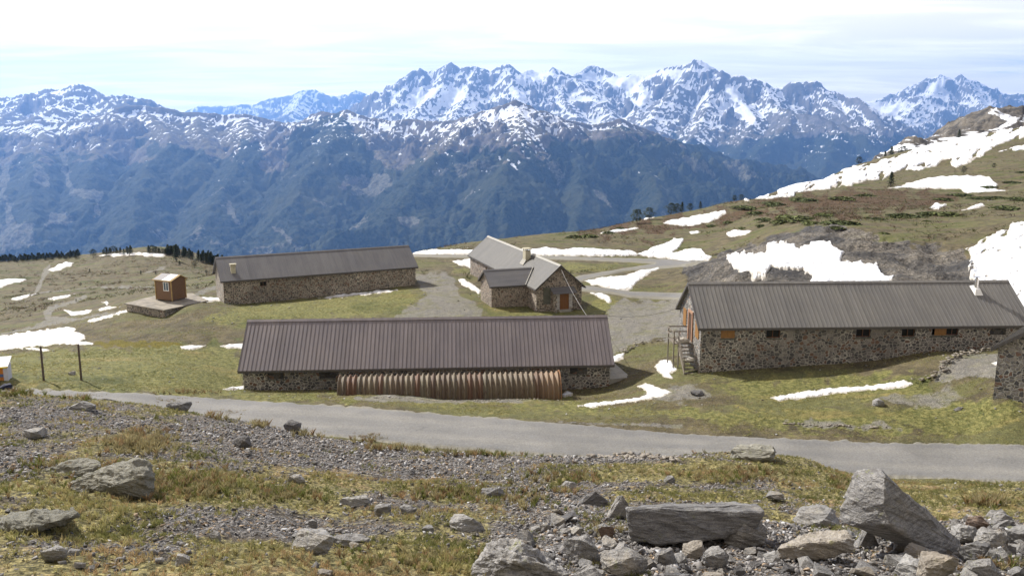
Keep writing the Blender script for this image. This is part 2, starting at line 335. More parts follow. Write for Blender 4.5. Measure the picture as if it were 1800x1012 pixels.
m_ground, t, b = mat('ground'); P3 = geo(t)['Position']
A_ = t.sep(t.attr('mA')['Color']); B_ = t.sep(t.attr('mB')['Color']); C_ = t.sep(t.attr('mC')['Color'])
n1 = t.noise(P3, .09, 6, .6); n2 = t.noise(P3, .55, 6, .62); n3 = t.noise(P3, 3.2, 5, .65); n4 = t.noise(P3, 14, 4, .7); n5 = t.noise(P3, 55, 3, .7)
n6 = t.noise(t.mapv(P3, (.35, 1, 1)), .22, 6, .65)
brown = t.mix(t.ramp(n2, .3, .7), (.070, .060, .038), (.150, .126, .076))
brown = t.mix(t.ramp(n6, .45, .62), brown, (.128, .128, .055))
green = t.mix(t.ramp(n3, .32, .68), (.100, .110, .036), (.205, .192, .075))
green = t.mix(t.ramp(n6, .52, .68), green, (.225, .185, .075))
green = t.mix(t.ramp(n1, .55, .7), green, (.075, .088, .030))
gm = t.ramp(t.math('ADD', t.math('MULTIPLY', A_[0], .8), t.math('ADD', t.math('MULTIPLY', t.math('SUBTRACT', n2, .5), 1.6), t.math('MULTIPLY', t.math('SUBTRACT', n3, .5), .9))), .2, .8)
c = t.mix(gm, brown, green)
c = t.mix(t.ramp(B_[2], .3, .8), c, (.120, .100, .012))
hm = t.ramp(t.math('ADD', t.math('MULTIPLY', A_[1], .85), t.math('ADD', t.math('MULTIPLY', t.math('SUBTRACT', n6, .5), 2.2), t.math('MULTIPLY', t.math('SUBTRACT', n2, .5), 1.0))), .40, .75)
c = t.mix(hm, c, t.mix(t.ramp(n3, .35, .65), (.058, .042, .026), (.120, .078, .046)))
jm = t.math('MULTIPLY', t.ramp(n6, .56, .61), t.math('MULTIPLY', C_[2], t.math('SUBTRACT', 1.0, C_[1])))
c = t.mix(t.math('MULTIPLY', jm, .8), c, (.050, .060, .018))
gv = t.ramp(t.math('ADD', A_[2], t.math('MULTIPLY', t.math('SUBTRACT', n3, .5), .7)), .3, .75)
gcol = t.mix(t.ramp(n4, .3, .7), (.115, .108, .096), (.250, .238, .215))
c = t.mix(t.math('MULTIPLY', gv, .9), c, t.mix(t.ramp(n2, .45, .7), gcol, (.17, .165, .11)))
# rock outcrop
rk = t.ramp(t.math('ADD', t.math('MULTIPLY', B_[0], .9), t.math('ADD', t.math('MULTIPLY', t.math('SUBTRACT', n2, .5), 1.0), t.math('MULTIPLY', t.math('SUBTRACT', n1, .5), 1.6))), .35, .65)
rocks = t.mix(t.ramp(n3, .3, .7), (.080, .074, .066), (.26, .235, .20))
rocks = t.mix(t.ramp(n1, .4, .62), rocks, (.070, .068, .068))
c = t.mix(rk, c, rocks)
# foreground mixture of soil, shale chips, moss and grass
soil = t.mix(t.ramp(n4, .35, .65), (.055, .045, .034), (.135, .115, .090))
vcell = t.vor(P3, 26, 'F1', 'Color'); vs = t.sep(vcell)
chip = t.mix(vs[0], (.060, .056, .054), (.29, .275, .26)); chip = t.mix(t.ramp(vs[1], .8, .86), chip, (.26, .19, .12))
vd = t.vor(P3, 26, 'DISTANCE_TO_EDGE'); chip = t.mix(t.ramp(vd, .02, .12), (.035, .032, .03), chip)
fg = t.mix(t.ramp(t.math('ADD', B_[1], t.math('MULTIPLY', t.math('SUBTRACT', n3, .5), .8)), .28, .62), soil, chip)
moss = t.mix(t.ramp(n4, .35, .65), (.085, .080, .032), (.27, .235, .105)); moss = t.mix(t.ramp(n2, .56, .7), moss, (.28, .20, .11))
mm = t.ramp(t.math('ADD', t.math('MULTIPLY', B_[1], -.75), t.math('ADD', n2, t.math('MULTIPLY', t.math('SUBTRACT', n4, .5), .7))), .10, .36)
fg = t.mix(t.math('MULTIPLY', mm, .92), fg, moss)
c = t.mix(C_[0], c, fg)
n3b = t.noise(P3, 1.6, 6, .75); c = t.mul(c, t.mix(t.ramp(n3b, .36, .64), (.82, .83, .84), (1.18, 1.16, 1.13)))
c = t.mul(c, t.mix(t.ramp(n5, .25, .75), (.65, .65, .65), (1.3, 1.3, 1.3)))
c = t.mul(c, t.mix(t.ramp(n4, .35, .65), (.68, .68, .70), (1.28, 1.27, 1.24)))
# thin snow streaks on the dark hill behind
sn = t.math('MULTIPLY', t.ramp(t.math('ADD', t.noise(t.mapv(P3, (.022, .012, .05)), 1, 5, .6, 1.2), t.math('MULTIPLY', C_[1], .0)), .54, .57), t.math('MULTIPLY', C_[1], t.ramp(t.new('ShaderNodeSeparateXYZ').outputs[0], 0, 1, 1, 1)))
c = t.mix(sn, c, (.8, .82, .86))
t.put(c, b.inputs['Base Color']); b.inputs['Specular IOR Level'].default_value = .1
hgt = t.math('ADD', t.math('MULTIPLY', n4, .5), t.math('ADD', t.math('MULTIPLY', n5, .2), n3))
bd = t.new('ShaderNodeBump'); bd.inputs['Strength'].default_value = .9; bd.inputs['Distance'].default_value = .12; t.put(hgt, bd.inputs['Height'])
bd2 = t.new('ShaderNodeBump'); t.put(t.math('MULTIPLY', rk, 1.0), bd2.inputs['Strength']); bd2.inputs['Distance'].default_value = 1.2; t.put(n2, bd2.inputs['Height']); t.put(bd.outputs[0], bd2.inputs['Normal'])
t.put(bd2.outputs[0], b.inputs['Normal'])
g = link('ground', me, m_ground, None, True); tag(g, 'grass, gravel and bare soil of the mountain pass running from the near slope to the edge of the plateau', 'ground', kind='structure')

# ------------------------------------------------------------------ sheets lying on the ground (roads, snow patches)
def sheet(name, poly, lo, hi, T, w, m, ref=2, amp=0., nsc=14., rough=.5, follow=1.0, seed=0, lump=0., holes=None):
    P_ = np.asarray(poly, float)
    msk = (GY > lo) & (GY < hi) & (PXg > P_[:, 0].min() - 8) & (PXg < P_[:, 0].max() + 8) & (PYg > P_[:, 1].min() - 6) & (PYg < P_[:, 1].max() + 6)
    R_, C2 = np.where(msk.any(1))[0], np.where(msk.any(0))[0]
    if len(R_) < 2: print('EMPTY', name, P_[0]); return None
    r0, r1, k0, k1 = max(R_[0] - 1, 0), min(R_[-1] + 2, NR), max(C2[0] - 1, 0), min(C2[-1] + 2, NC)
    nr, nc = (r1 - r0 - 1) * ref + 1, (k1 - k0 - 1) * ref + 1
    er = np.exp(np.linspace(rr[r0], rr[r1 - 1], nr)); eu = np.linspace(uu[k0], uu[k1 - 1], nc)
    R2, U2 = np.meshgrid(er, eu, indexing='ij'); X = U2 * R2; Y = R2 - 10
    zs = sample(ZS, X, Y); zg = sample(ZG, X, Y)
    x_, y_ = proj(X, Y, zs); s_ = sdf(poly, x_, y_)
    if amp: s_ = s_ + amp * fbm(x_ / nsc, y_ / nsc * 1.6, 4, 40 + seed, rough)
    if holes: s_ = np.minimum(s_, holes[0] * (holes[1] - fbm((x_ + y_ * holes[3]) / holes[2], (y_ + x_ * .42) / holes[2] * 2.4, 4, 90 + seed, .6) - .5 * sstep(-s_, -26, 0)))
    s_[(Y < lo) | (Y > hi)] = -99
    off = T * np.tanh(s_ / w)
    z = zs + (zg - zs) * follow + off
    if lump: z = z + lump * np.clip(s_ / w, 0, 1) * fbm(X / (T * 9), Y / (T * 9), 3, 50 + seed)
    ok = s_ > -1.3 * w
    kk = np.arange(nr * nc).reshape(nr, nc)
    fok = ok[:-1, :-1] | ok[1:, :-1] | ok[:-1, 1:] | ok[1:, 1:]
    q = np.stack([kk[:-1, :-1], kk[:-1, 1:], kk[1:, 1:], kk[1:, :-1]], -1)[fok]
    used = np.unique(q); idx = np.zeros(nr * nc, np.int64); idx[used] = np.arange(len(used))
    V_ = np.stack([X, Y, z], -1).reshape(-1, 3)[used]
    me_ = npmesh(name, V_, idx[q]); eq = np.clip(s_.ravel()[used] / (w * 2.2), 0, 1); vcol(me_, 'mA', np.stack([eq, np.clip(s_.ravel()[used] / 48, 0, 1), eq], -1)); return link(name, me_, m, None, True)
def islands(o):
    bm = bmesh.new(); bm.from_mesh(o.data); seen = set(); best = []
    for f in bm.faces:
        if f.index in seen: continue
        st = [f]; seen.add(f.index); comp = []
        while st:
            g_ = st.pop(); comp.append(g_)
            for e_ in g_.edges:
                for h_ in e_.link_faces:
                    if h_.index not in seen: seen.add(h_.index); st.append(h_)
        if len(comp) > len(best): best = comp
    keep = set(best); bmesh.ops.delete(bm, geom=[f for f in bm.faces if f not in keep], context='FACES'); bm.to_mesh(o.data); bm.free()
m_road, t, b = mat('asphalt'); P3 = geo(t)['Position']
q1 = t.noise(P3, .35, 5, .6); q2 = t.noise(P3, 9, 4, .7); q3 = t.noise(P3, 60, 2, .7); q4 = t.noise(t.mapv(P3, (.05, .8, 1), (0, 0, 0), (0, 0, .16)), 1, 4, .6, .6)
c = t.mix(t.ramp(q1, .3, .7), (.150, .147, .139), (.185, .180, .168)); c = t.mix(t.ramp(q4, .35, .65), t.mul(c, (.94, .94, .95)), t.mul(c, (1.06, 1.05, 1.04)))
wc = t.sep(t.attr('mA')['Color'])[1]; wob = t.math('ADD', wc, t.math('MULTIPLY', t.math('SUBTRACT', q1, .5), .25))
trk = t.math('MULTIPLY', t.ramp(wob, .18, .34), t.ramp(wob, .55, .40)); c = t.mul(c, t.mix(trk, (.95, .95, .96), (1.09, 1.08, 1.06)))
pt = t.ramp(t.noise(P3, .9, 5, .7, .5), .60, .66); c = t.mul(c, t.mix(pt, (1, 1, 1), (.86, .86, .87))); eg = t.ramp(t.math('ADD', wc, t.math('MULTIPLY', t.math('SUBTRACT', q2, .5), .16)), .10, .02); c = t.mix(t.math('MULTIPLY', eg, .75), c, (.20, .185, .14))
c = t.mul(c, t.mix(t.ramp(q2, .3, .7), (.80, .80, .80), (1.18, 1.18, 1.18))); c = t.mul(c, t.mix(t.ramp(q3, .3, .7), (.85, .85, .85), (1.15, 1.15, 1.15)))
t.put(c, b.inputs['Base Color']); t.put(t.bump(t.math('ADD', q2, q3), .35, .02), b.inputs['Normal'])
RL = {'road': 'grey asphalt road crossing below the near slope', 'mountain_road': 'narrow asphalt road winding behind the stone house with a snow bank on its far side', 'access_road': 'asphalt spur leading behind the gable of the right stone barrack'}
for k, (pl, lo, hi) in ROADS.items():
    o = sheet('road' if k == 'road' else k, pl, lo, hi, .16, 3.0 if k == 'road' else 1.2, m_road, 2, 1.6 if k == 'road' else .5, 22, follow=1); tag(o, RL[k], 'road', kind='structure')

m_snow, t, b = mat('snow'); P3 = geo(t)['Position']; s1 = t.noise(P3, 1.2, 5, .6); s2 = t.noise(P3, .12, 4, .5); s3 = t.noise(P3, .45, 5, .65)
c = t.mix(t.ramp(s2, .3, .7), (.66, .69, .74), (.80, .80, .80)); c = t.mix(t.ramp(s3, .66, .76), c, (.55, .53, .49)); ed = t.sep(t.attr('mA')['Color'])[0]; c = t.mix(t.ramp(t.math('ADD', ed, t.math('MULTIPLY', t.math('SUBTRACT', s1, .5), .9)), .55, .05), c, (.42, .39, .34))
t.put(c, b.inputs['Base Color']); b.inputs['Roughness'].default_value = .6; t.put(t.bump(t.math('ADD', s1, t.math('MULTIPLY', s3, 1.5)), .8, .35), b.inputs['Normal'])
SNOW = [
 ('large snow patch at the left edge of the meadow beyond the two poles', [(-30, 598), (0, 592), (60, 582), (120, 573), (135, 575), (130, 582), (148, 588), (150, 595), (138, 600), (165, 604), (150, 608), (110, 604), (60, 610), (0, 616), (-30, 618)], 78, 112),
 ('thin sliver of snow just behind the left pole', [(40, 612), (60, 611), (74, 612), (89, 615), (86, 617), (60, 615)], 70, 95),
 ('small ragged snow patch in the meadow left of the front barrack, farther from its roof', [(317, 608), (335, 605), (345, 606), (362, 605), (352, 610), (335, 613), (320, 613)], 70, 95),
 ('small snow patch touching the left roof edge of the front barrack', [(386, 607), (405, 604), (440, 602), (445, 612), (400, 611)], 70, 95),
 ('long snow strip on the left plateau cut by the left side of the picture', [(-30, 500), (0, 497), (30, 495), (55, 494), (40, 499), (0, 507), (-30, 508)], 150, 300),
 ('lens-shaped snow patch on the left plateau below the long strip', [(20, 526), (45, 519), (68, 516), (50, 523), (28, 528)], 110, 220),
 ('snow patch on the left plateau beside the bend of the dirt track', [(80, 525), (110, 520), (133, 516), (120, 523), (95, 528)], 110, 220),
 ('bright snow patch high on the left plateau next to the climbing track', [(84, 473), (100, 466), (115, 460), (131, 460), (125, 466), (110, 472), (90, 475)], 200, 400),
 ('crescent snow patch above the track loop left of the stone platform', [(112, 545), (120, 545), (128, 548), (163, 543), (155, 550), (125, 554)], 90, 160),
 ('snow streak on the inner side of the track just left of the stone platform', [(170, 544), (190, 539), (212, 539), (196, 543), (175, 547)], 90, 160),
 ('long thin snow streak running down from the corner of the stone platform', [(150, 564), (190, 554), (222, 545), (223, 549), (190, 559), (160, 566)], 84, 120),
 ('tiny hooked snow patch behind the stone platform', [(176, 530), (188, 529), (192, 533), (188, 537), (184, 533)], 90, 180),
 ('snow patch between the wooden hut and the far barrack', [(344, 523), (360, 521), (388, 522), (388, 530), (362, 531), (346, 529)], 90, 130),
 ('thin white snow line along the far rim of the left plateau', [(172, 450), (190, 447), (232, 445), (270, 444), (296, 445), (288, 449), (250, 448), (200, 450)], 280, 420),
 ('thin snow strip along the foot of the far barrack wall', [(560, 524), (600, 517), (660, 511), (699, 509), (690, 513), (630, 519), (580, 525)], 92, 120),
 ('long white snow bank bordering the far mountain road', [(716, 441), (760, 438), (830, 439), (900, 437), (920, 438), (960, 434), (990, 440), (1020, 436), (1080, 440), (1112, 443), (1120, 447), (1160, 431), (1185, 421), (1203, 421), (1196, 434), (1182, 445), (1215, 437), (1234, 437), (1240, 447), (1254, 450), (1246, 458), (1215, 461), (1180, 455), (1120, 450.5), (930, 449), (830, 447), (725, 446)], 132, 215),
 ('snow patch in the grass against the left end of the stone house', [(795, 459), (815, 456), (832, 453), (832, 472), (808, 466)], 110, 150),
 ('narrow snow patch beside the left wing of the stone house', [(804, 490), (815, 489), (832, 500), (846, 510), (842, 516), (825, 508), (812, 500)], 95, 125),
 ('wide snow field on the bank between the forking roads beside the stone house', [(1026, 493), (1050, 488), (1090, 485), (1130, 474), (1160, 466), (1182, 462), (1152, 475), (1125, 490), (1110, 509), (1090, 511), (1060, 504), (1040, 500)], 98, 140),
 ('small elongated snow patch on the verge in front of the access spur', [(1038, 514), (1058, 514), (1070, 521), (1076, 528), (1070, 533), (1056, 525)], 90, 118),
 ('big snow field filling the hollow of the rocky outcrop behind the right barrack', [(1276, 450), (1300, 445), (1345, 443), (1352, 428), (1395, 430), (1405, 437), (1422, 430), (1448, 424), (1460, 428), (1485, 445), (1480, 460), (1540, 463), (1550, 480), (1575, 488), (1560, 500), (1422, 502), (1428, 488), (1410, 474), (1355, 470), (1345, 484), (1325, 485), (1300, 473), (1280, 462)], 86, 150),
 ('huge snow field at the right edge behind the end of the right barrack', [(1698, 436), (1735, 418), (1770, 400), (1810, 385), (1900, 370), (1900, 575), (1800, 560), (1770, 510), (1730, 500), (1712, 494), (1702, 472), (1706, 455)], 73, 160),
 ('snow patch with a pointed right tip on the red heather slope below the small pines', [(1164, 391), (1200, 383), (1240, 377), (1274, 372), (1276, 375), (1258, 383), (1245, 392), (1215, 398), (1190, 395)], 160, 290),
 ('narrow snow strip low on the heather slope left of the two round pines', [(1053, 410), (1080, 403), (1120, 398), (1124, 400), (1100, 406), (1060, 412)], 150, 260),
 ('small snow patch on bare turf between the heather slope and the outcrop', [(1274, 411), (1290, 406), (1322, 406), (1312, 413), (1285, 418)], 130, 230),
 ('tiny snow fleck above the snow bank on the brown turf', [(1208, 411), (1224, 408), (1234, 411), (1216, 416)], 140, 240),
 ('little snow streak between the two round pines and the next tree group', [(1126, 384), (1150, 379), (1176, 375), (1162, 381), (1136, 387)], 180, 300),
 ('broad snow patch with a stepped lower edge on the right hillside above the heather', [(1560, 331), (1600, 320), (1650, 312), (1700, 310), (1740, 311), (1755, 325), (1750, 333), (1775, 338), (1740, 341), (1700, 344), (1690, 333), (1620, 330)], 200, 340),
 ('small diamond snow patch under the broad snow patch', [(1624, 368), (1645, 355), (1664, 357), (1650, 369)], 150, 280),
 ('small slanting snow streak right of the diamond snow patch', [(1688, 369), (1725, 358), (1732, 361), (1712, 367)], 150, 280),
 ('great speckled snow band climbing the right mountainside', [(1310, 351), (1350, 331), (1400, 319), (1450, 306), (1500, 293), (1540, 284), (1600, 266), (1650, 250), (1700, 238), (1760, 226), (1800, 221), (1900, 210), (1900, 226), (1800, 240), (1770, 250), (1745, 262), (1722, 276), (1695, 290), (1680, 293), (1668, 280), (1640, 290), (1625, 300), (1590, 300), (1550, 312), (1500, 322), (1420, 336), (1370, 350), (1330, 353)], 240, 540),
 ('upper snow tongue below the great band at the right edge', [(1745, 272), (1780, 258), (1820, 248), (1900, 235), (1900, 258), (1800, 264)], 280, 520),
 ('curved snow patch beside the right end of the front barrack', [(1015, 713), (1060, 706), (1110, 701), (1137, 696), (1135, 686), (1120, 677), (1136, 672), (1160, 680), (1182, 690), (1165, 698), (1130, 705), (1080, 713), (1040, 717)], 54, 72),
 ('kite-shaped snow patch at the foot of the wooden stairs', [(1149, 643), (1168, 631), (1180, 633), (1190, 648), (1178, 655), (1183, 663), (1168, 662), (1160, 655)], 60, 76),
 ('small snow patch behind the right end of the front barrack roof', [(1074, 625), (1097, 619), (1094, 630), (1078, 636)], 70, 84),
 ('long snow strip in the grass in front of the right barrack', [(1354, 697), (1400, 688), (1470, 680), (1540, 674), (1590, 667), (1605, 673), (1590, 680), (1520, 685), (1440, 694), (1370, 702)], 54, 70),
 ('little snow wedge against the wall of the corner building', [(1740, 637), (1764, 634), (1764, 645), (1750, 642)], 54, 66),
 ('thin melting snow strip at the left corner of the front barrack', [(392, 684), (410, 680), (434, 677), (434, 684), (402, 686)], 60, 70),
 ('dirty snow clump beside the open end of the corrugated shelter', [(986, 691), (998, 686), (1008, 688), (1004, 694), (992, 698)], 60, 70),
]
for i, (lb, pl, lo, hi) in enumerate(SNOW):
    yy = .5 * (lo + hi); big = 'speckled' in lb or 'huge' in lb
    w_ = 3.0 if yy < 130 else 1.8; T_ = min(.0013 * yy, .35)
    amp_ = 1.9; ho = None
    if 'speckled' in lb: amp_ = 4; T_ = .5; ho = (9, .98, 24, 0.)
    if 'huge' in lb: amp_ = 6; ho = (9, .95, 20, 0.)
    if 'upper snow' in lb: ho = (9, .7, 18, 0.)
    hgt_ = max(p[1] for p in pl) - min(p[1] for p in pl)
    if hgt_ < 12: amp_ = 1.0
    elif yy > 130 and not big: amp_ *= .7
    if 'big snow field' in lb: T_ = .32; amp_ = 3.4
    o = sheet('snow_patch', pl, lo, hi, T_, w_, m_snow, 3 if yy < 150 else 2, amp_, 26 if big else 11, .55, .9, i, .3 * T_, ho)
    if o and not big: islands(o)
    if o: tag(o, lb, 'snow patch', 'snow patches left on the pass')
# ================================================================== MOUNTAINS
RID = """F .62 .9|330 191 26;350 184 26;400 183 26;430 180 26;445 182 26;460 175 26;485 168 26;505 165 26;520 160 26;540 153 26;552 155 26;575 166 26;600 165 26;615 160 26;625 156 26;640 160 26;652 171 26;680 175 26;720 190 26
F .62 .9|540 153 26;520 185 24;500 200 22
F .62 1|1480 195 22;1500 185 22;1530 175 22;1545 170 22;1560 173 22;1590 165 22;1612 158 22;1622 142 22;1632 134 22;1645 131 22;1655 127 22;1662 133 22;1668 139 22;1678 136 22;1690 129 22;1700 136 22;1720 141 22;1738 155 22;1745 158 22;1765 161 22;1790 162 22;1830 166 22;1900 175 22;2050 190 22
F .62 1|1655 127 22;1640 160 21;1600 195 19.5;1560 230 18
F .62 1|1690 129 22;1720 170 20.5;1740 200 19;1760 230 17.5
F .62 1|1590 165 22;1570 190 20.5;1540 215 19
M .60 1|600 205 15.5;640 188 15.8;660 176 16;680 162 16;700 152 16.5;712 148 16.5;718 135 16.5;728 121 16.8;738 119 16.8;750 124 17;760 121 17;772 119 17;778 124 17;786 110 17;792 107 17;803 118 17;812 116 17;822 110 17;838 111 17;850 116 17;862 122 17;875 115 17;886 110 17;893 110 17;902 124 17;910 134 17.3;922 124 17.6;935 120 17.8;950 122 17.8;965 123 17.6;972 118 17.5;982 122 17.5;995 126 17.5;1010 132 17.6;1020 129 18;1032 120 18.6;1040 111 18.8;1047 112 18.8;1060 118 18.6;1072 125 18.4;1080 131 18;1095 132 17.8;1110 129 17.6;1130 131 17.5;1150 130 17.3;1160 121 17;1175 117 16.8;1190 115 16.6;1205 112 16.5;1215 109 16.5;1222 103 16.4;1230 102 16.4;1240 108 16.4;1250 118 16.3;1257 121 16.2;1270 124 16;1283 128 16;1296 131 16;1305 133 16;1325 138 16;1345 145 16;1360 150 16;1378 152 16;1390 145 16;1402 142 16;1412 146 16;1420 142 16;1432 142 16;1442 146 16;1455 157 16;1470 162 15.8;1480 165 15.6;1490 172 15.4;1502 170 15.2;1512 173 15;1522 182 14.6;1540 200 14;1560 225 13.5;1582 250 13;1600 275 12.5
M .62 1|718 140 16.5;700 175 15.5;660 200 14.4;640 225 13.5
M .62 1|790 108 17;775 150 16;742 180 15;728 205 14;700 225 13
M .62 1|838 112 17;820 165 15.6;800 195 14.4;790 215 13.4
M .62 1|890 110 17;905 150 15.8;912 180 14.8;900 210 13.5
M .62 1|968 120 17.5;985 160 16.2;1010 195 14.8;1020 225 13.5
M .62 1|1008 132 17.5;1045 165 16;1075 195 14.8;1085 225 13.5
M .62 1|1130 131 17.5;1135 165 16;1120 195 14.8;1130 225 13.6
M .62 1|1228 102 16.4;1195 145 15.6;1160 180 14.7;1140 215 13.5
M .62 1|1257 121 16.2;1250 165 15.2;1235 205 14;1215 245 12.5;1200 275 11.5
M .62 1|1257 121 16.2;1300 170 15.2;1330 200 14;1310 240 12.6;1300 270 11.6
M .62 1|1345 145 16;1360 180 14.8;1395 193 13.6;1385 215 12.8;1350 245 12;1320 280 11.2
M .62 1|1395 193 13.6;1440 200 13;1462 207 12.8;1470 240 12;1450 290 10.8;1440 320 10
M .62 1|1462 207 12.8;1500 222 12.4;1530 250 11.8;1560 280 11.2
M .62 1|1440 145 16;1460 180 15;1500 205 14;1530 225 13.4
L .44 1|-400 190 11;-200 175 11;-60 176 11;0 168 11;25 168 11;40 164 11;70 158 11;90 153 11;100 151 11;120 147 11;140 147 11;158 151 11;170 160 11;185 173 10.6;198 180 10.3;215 179 10.3;228 184 10.3;240 188 10
L .50 1|130 147 11;110 180 10;60 200 9
L .50 1|40 164 11;20 190 10;-20 210 9
C .47 1|-500 235 8.5;-200 225 8.5;-60 218 8.5;0 214 8.4;60 209 8.4;100 212 8.4;150 207 8.4;185 198 8.4;205 187 8.4;225 184 8.5;250 182 8.6;268 184 8.6;290 187 8.6;320 191 8.6;360 195 8.6;395 199 8.6;430 196 8.6;445 200 8.6;470 205 8.6;495 212 8.6;510 213 8.6;530 210 8.5;550 197 8.4;565 194 8.3;585 197 8.2;610 190 8.1;630 199 8;650 206 8;700 208 7.9;730 207 7.9;760 210 7.8;800 208 7.7;820 202 7.6;840 195 7.6;860 190 7.6;880 182 7.5;893 178 7.5;905 173 7.5;915 177 7.5;930 181 7.5;950 195 7.5;985 205 7.6;1010 212 7.7;1040 216 7.8;1065 212 7.8;1090 205 7.8;1105 212 7.9;1130 223 8;1150 232 8.1;1180 244 8.2;1200 250 8.2;1230 256 8.3;1270 272 8.4;1310 288 8.5;1350 305 8.5;1390 325 8.5;1430 345 8.5
C .54 1|905 173 7.5;925 205 7;915 235 6.6;895 270 6.1;880 310 5.6;860 370 5.1;850 420 4.7
C .54 1|840 195 7.6;820 225 7;770 260 6.5;740 300 6;700 350 5.4
C .54 1|985 205 7.6;1000 240 7;1020 290 6.3;1020 350 5.6;1010 400 5.1
C .54 1|1090 205 7.8;1110 245 7.2;1140 290 6.5;1160 340 5.9;1150 380 5.4
C .54 1|1200 250 8.2;1220 290 7.5;1260 320 7;1290 345 6.6
C .54 1|610 190 8.1;590 220 7.5;570 260 6.8;545 290 6.4;520 330 5.9;500 380 5.3
C .54 1|610 190 8.1;650 240 7.4;670 270 7;690 310 6.4
C .54 1|430 196 8.6;440 230 7.7;430 260 7.1;400 300 6.5;380 350 5.8;350 400 5.2
C .54 1|250 182 8.6;285 215 7.9;300 240 7.3;260 290 6.5;240 350 5.7;230 400 5.2
C .54 1|60 209 8.4;80 235 7.7;70 270 6.9;50 320 6.1;60 380 5.4
C .54 1|-60 218 8.5;-40 260 7.4;-30 330 6.2
C .54 1|150 207 8.4;170 240 7.5;160 290 6.7;150 350 5.8
C .54 1|350 194 8.6;345 225 7.9;370 250 7.3;330 290 6.6"""
MR, MC = 560, 1080; MU = .74
mrr = np.concatenate([np.linspace(math.log(3600), math.log(9000), 330)[:-1], np.linspace(math.log(9000), math.log(30000), MR - 329)])
Mr_, Mu_ = np.meshgrid(np.exp(mrr), np.linspace(-MU, MU, MC), indexing='ij'); mX = Mu_ * Mr_; mY = Mr_.copy()
wx = mX + 400 * fbm(mX / 1800, mY / 1800, 5, 61) + 40 * fbm(mX / 220, mY / 220, 2, 71); wy = mY + 400 * fbm(mX / 1800 + 40, mY / 1800, 5, 62) + 40 * fbm(mX / 220 + 9, mY / 220, 2, 72)
H = np.full(mX.shape, -1300.0); DR = np.full(mX.shape, 3000.0)
gul = ridged(mX / 900, mY / 900, 5, 63, .55) / 1.9; gul2 = ridged(mX / 330, mY / 330, 4, 64, .55) / 1.9
for line in RID.split('\n'):
    head, pts = line.split('|'); kind, s_, _ = head.split(); s_ = float(s_)
    pts = [tuple(map(float, q.split())) for q in pts.split(';')]; Pp = np.array([tuple(PY(x, y, d_ * 1000)) for x, y, d_ in pts])
    spur = len(pts) < 12
    for (A0, B0) in zip(Pp[:-1], Pp[1:]):
        reach = max(A0[2], B0[2]) + 1300; reach = reach / (s_ * .75) + 600
        w = (np.abs(mX - (A0[0] + B0[0]) / 2) < reach + abs(A0[0] - B0[0]) / 2) & (np.abs(mY - (A0[1] + B0[1]) / 2) < reach + abs(A0[1] - B0[1]) / 2)
        if not w.any(): continue
        ex, ey = B0[0] - A0[0], B0[1] - A0[1]; L2 = ex * ex + ey * ey
        # true distance close to the crest, warped distance lower down
        dx, dy = mX[w] - A0[0], mY[w] - A0[1]; h = np.clip((dx * ex + dy * ey) / L2, 0, 1); dt = np.hypot(dx - ex * h, dy - ey * h)
        dx2, dy2 = wx[w] - A0[0], wy[w] - A0[1]; h2 = np.clip((dx2 * ex + dy2 * ey) / L2, 0, 1); dw = np.hypot(dx2 - ex * h2, dy2 - ey * h2)
        m_ = sstep(dt, 60, 700); dd = dt * (1 - m_) + dw * m_; hh = h * (1 - m_) + h2 * m_
        zc = A0[2] + (B0[2] - A0[2]) * hh
        if spur: dd = np.sqrt(dd * dd + 120.0 ** 2) - 65
        z = zc - s_ * dd * (1.32 - .42 * gul[w] - .22 * gul2[w] * sstep(dd, 30, 300)) - 22 * sstep(dt, 0, 90)
        up_ = z > H[w]; Hw = H[w]; Hw[up_] = z[up_]; H[w] = Hw
        Dw = DR[w]; Dw = np.where(up_, dd, Dw); DR[w] = Dw
relm = sstep(DR, 20, 500)
det = relm * (60 * (ridged(mX / 420, mY / 420, 5, 66, .58) - 1.0)) + (6 + 14 * relm) * fbm(mX / 110, mY / 110, 4, 67, .6)
crest = 1 - sstep(DR, 0, 260); H = H + (1 - sstep(H, -200, 100)) * sstep(H, -1250, -800) * 22 * ridged(mX / 260, mY / 520, 4, 81, .55) - 16 + det * sstep(H, -1300, -900) + crest * np.where(mY > 9500, 55., 20.) * ridged(mX / 420, mY / 420, 5, 79, .62) * .5 - crest * np.where(mY > 9500, 24., 9.)
# snow gathers in hollows and on gentler, higher ground
lap = np.zeros(H.shape)
for sc_ in (1, 2, 4):
    Hp = np.pad(H, sc_, mode='edge'); lap += (Hp[2 * sc_:, sc_:-sc_] + Hp[:-2 * sc_, sc_:-sc_] + Hp[sc_:-sc_, 2 * sc_:] + Hp[sc_:-sc_, :-2 * sc_] - 4 * H) / (sc_ * 12)
gy_, gx_ = np.gradient(H); stx = np.gradient(mX, axis=1); sty = np.gradient(mY, axis=0); slope = np.hypot(gx_ / stx, gy_ / sty)
mpx, mpy = proj(mX, mY, H)
snowline = -60 + 170 * fbm(mX / 2200, mY / 2200, 4, 68) - 60
f1 = (H - snowline) / 420
SN = np.where(mY > 9500, -.03 + .23 * np.clip(f1, -3, 1.6) - .12 * (mY < 12000) - .75 * (slope - .62), .80 * np.clip(f1, -1.6, .55) - .27) + np.clip(lap, -.5, 1) * .42 + np.where(mY > 9500, .55, 1.) * (.16 * fbm(mX / 160, mY / 160, 5, 69, .66) + .38 * fbm(mX / 38 + mY / 300, mY / 190, 4, 169, .65) + .16 * fbm(mX / 420, mY / 420, 3, 170)) + .22 * fbm(mX / 45, mY / 90, 3, 70, .6) - .34 * (slope - .55) - .10
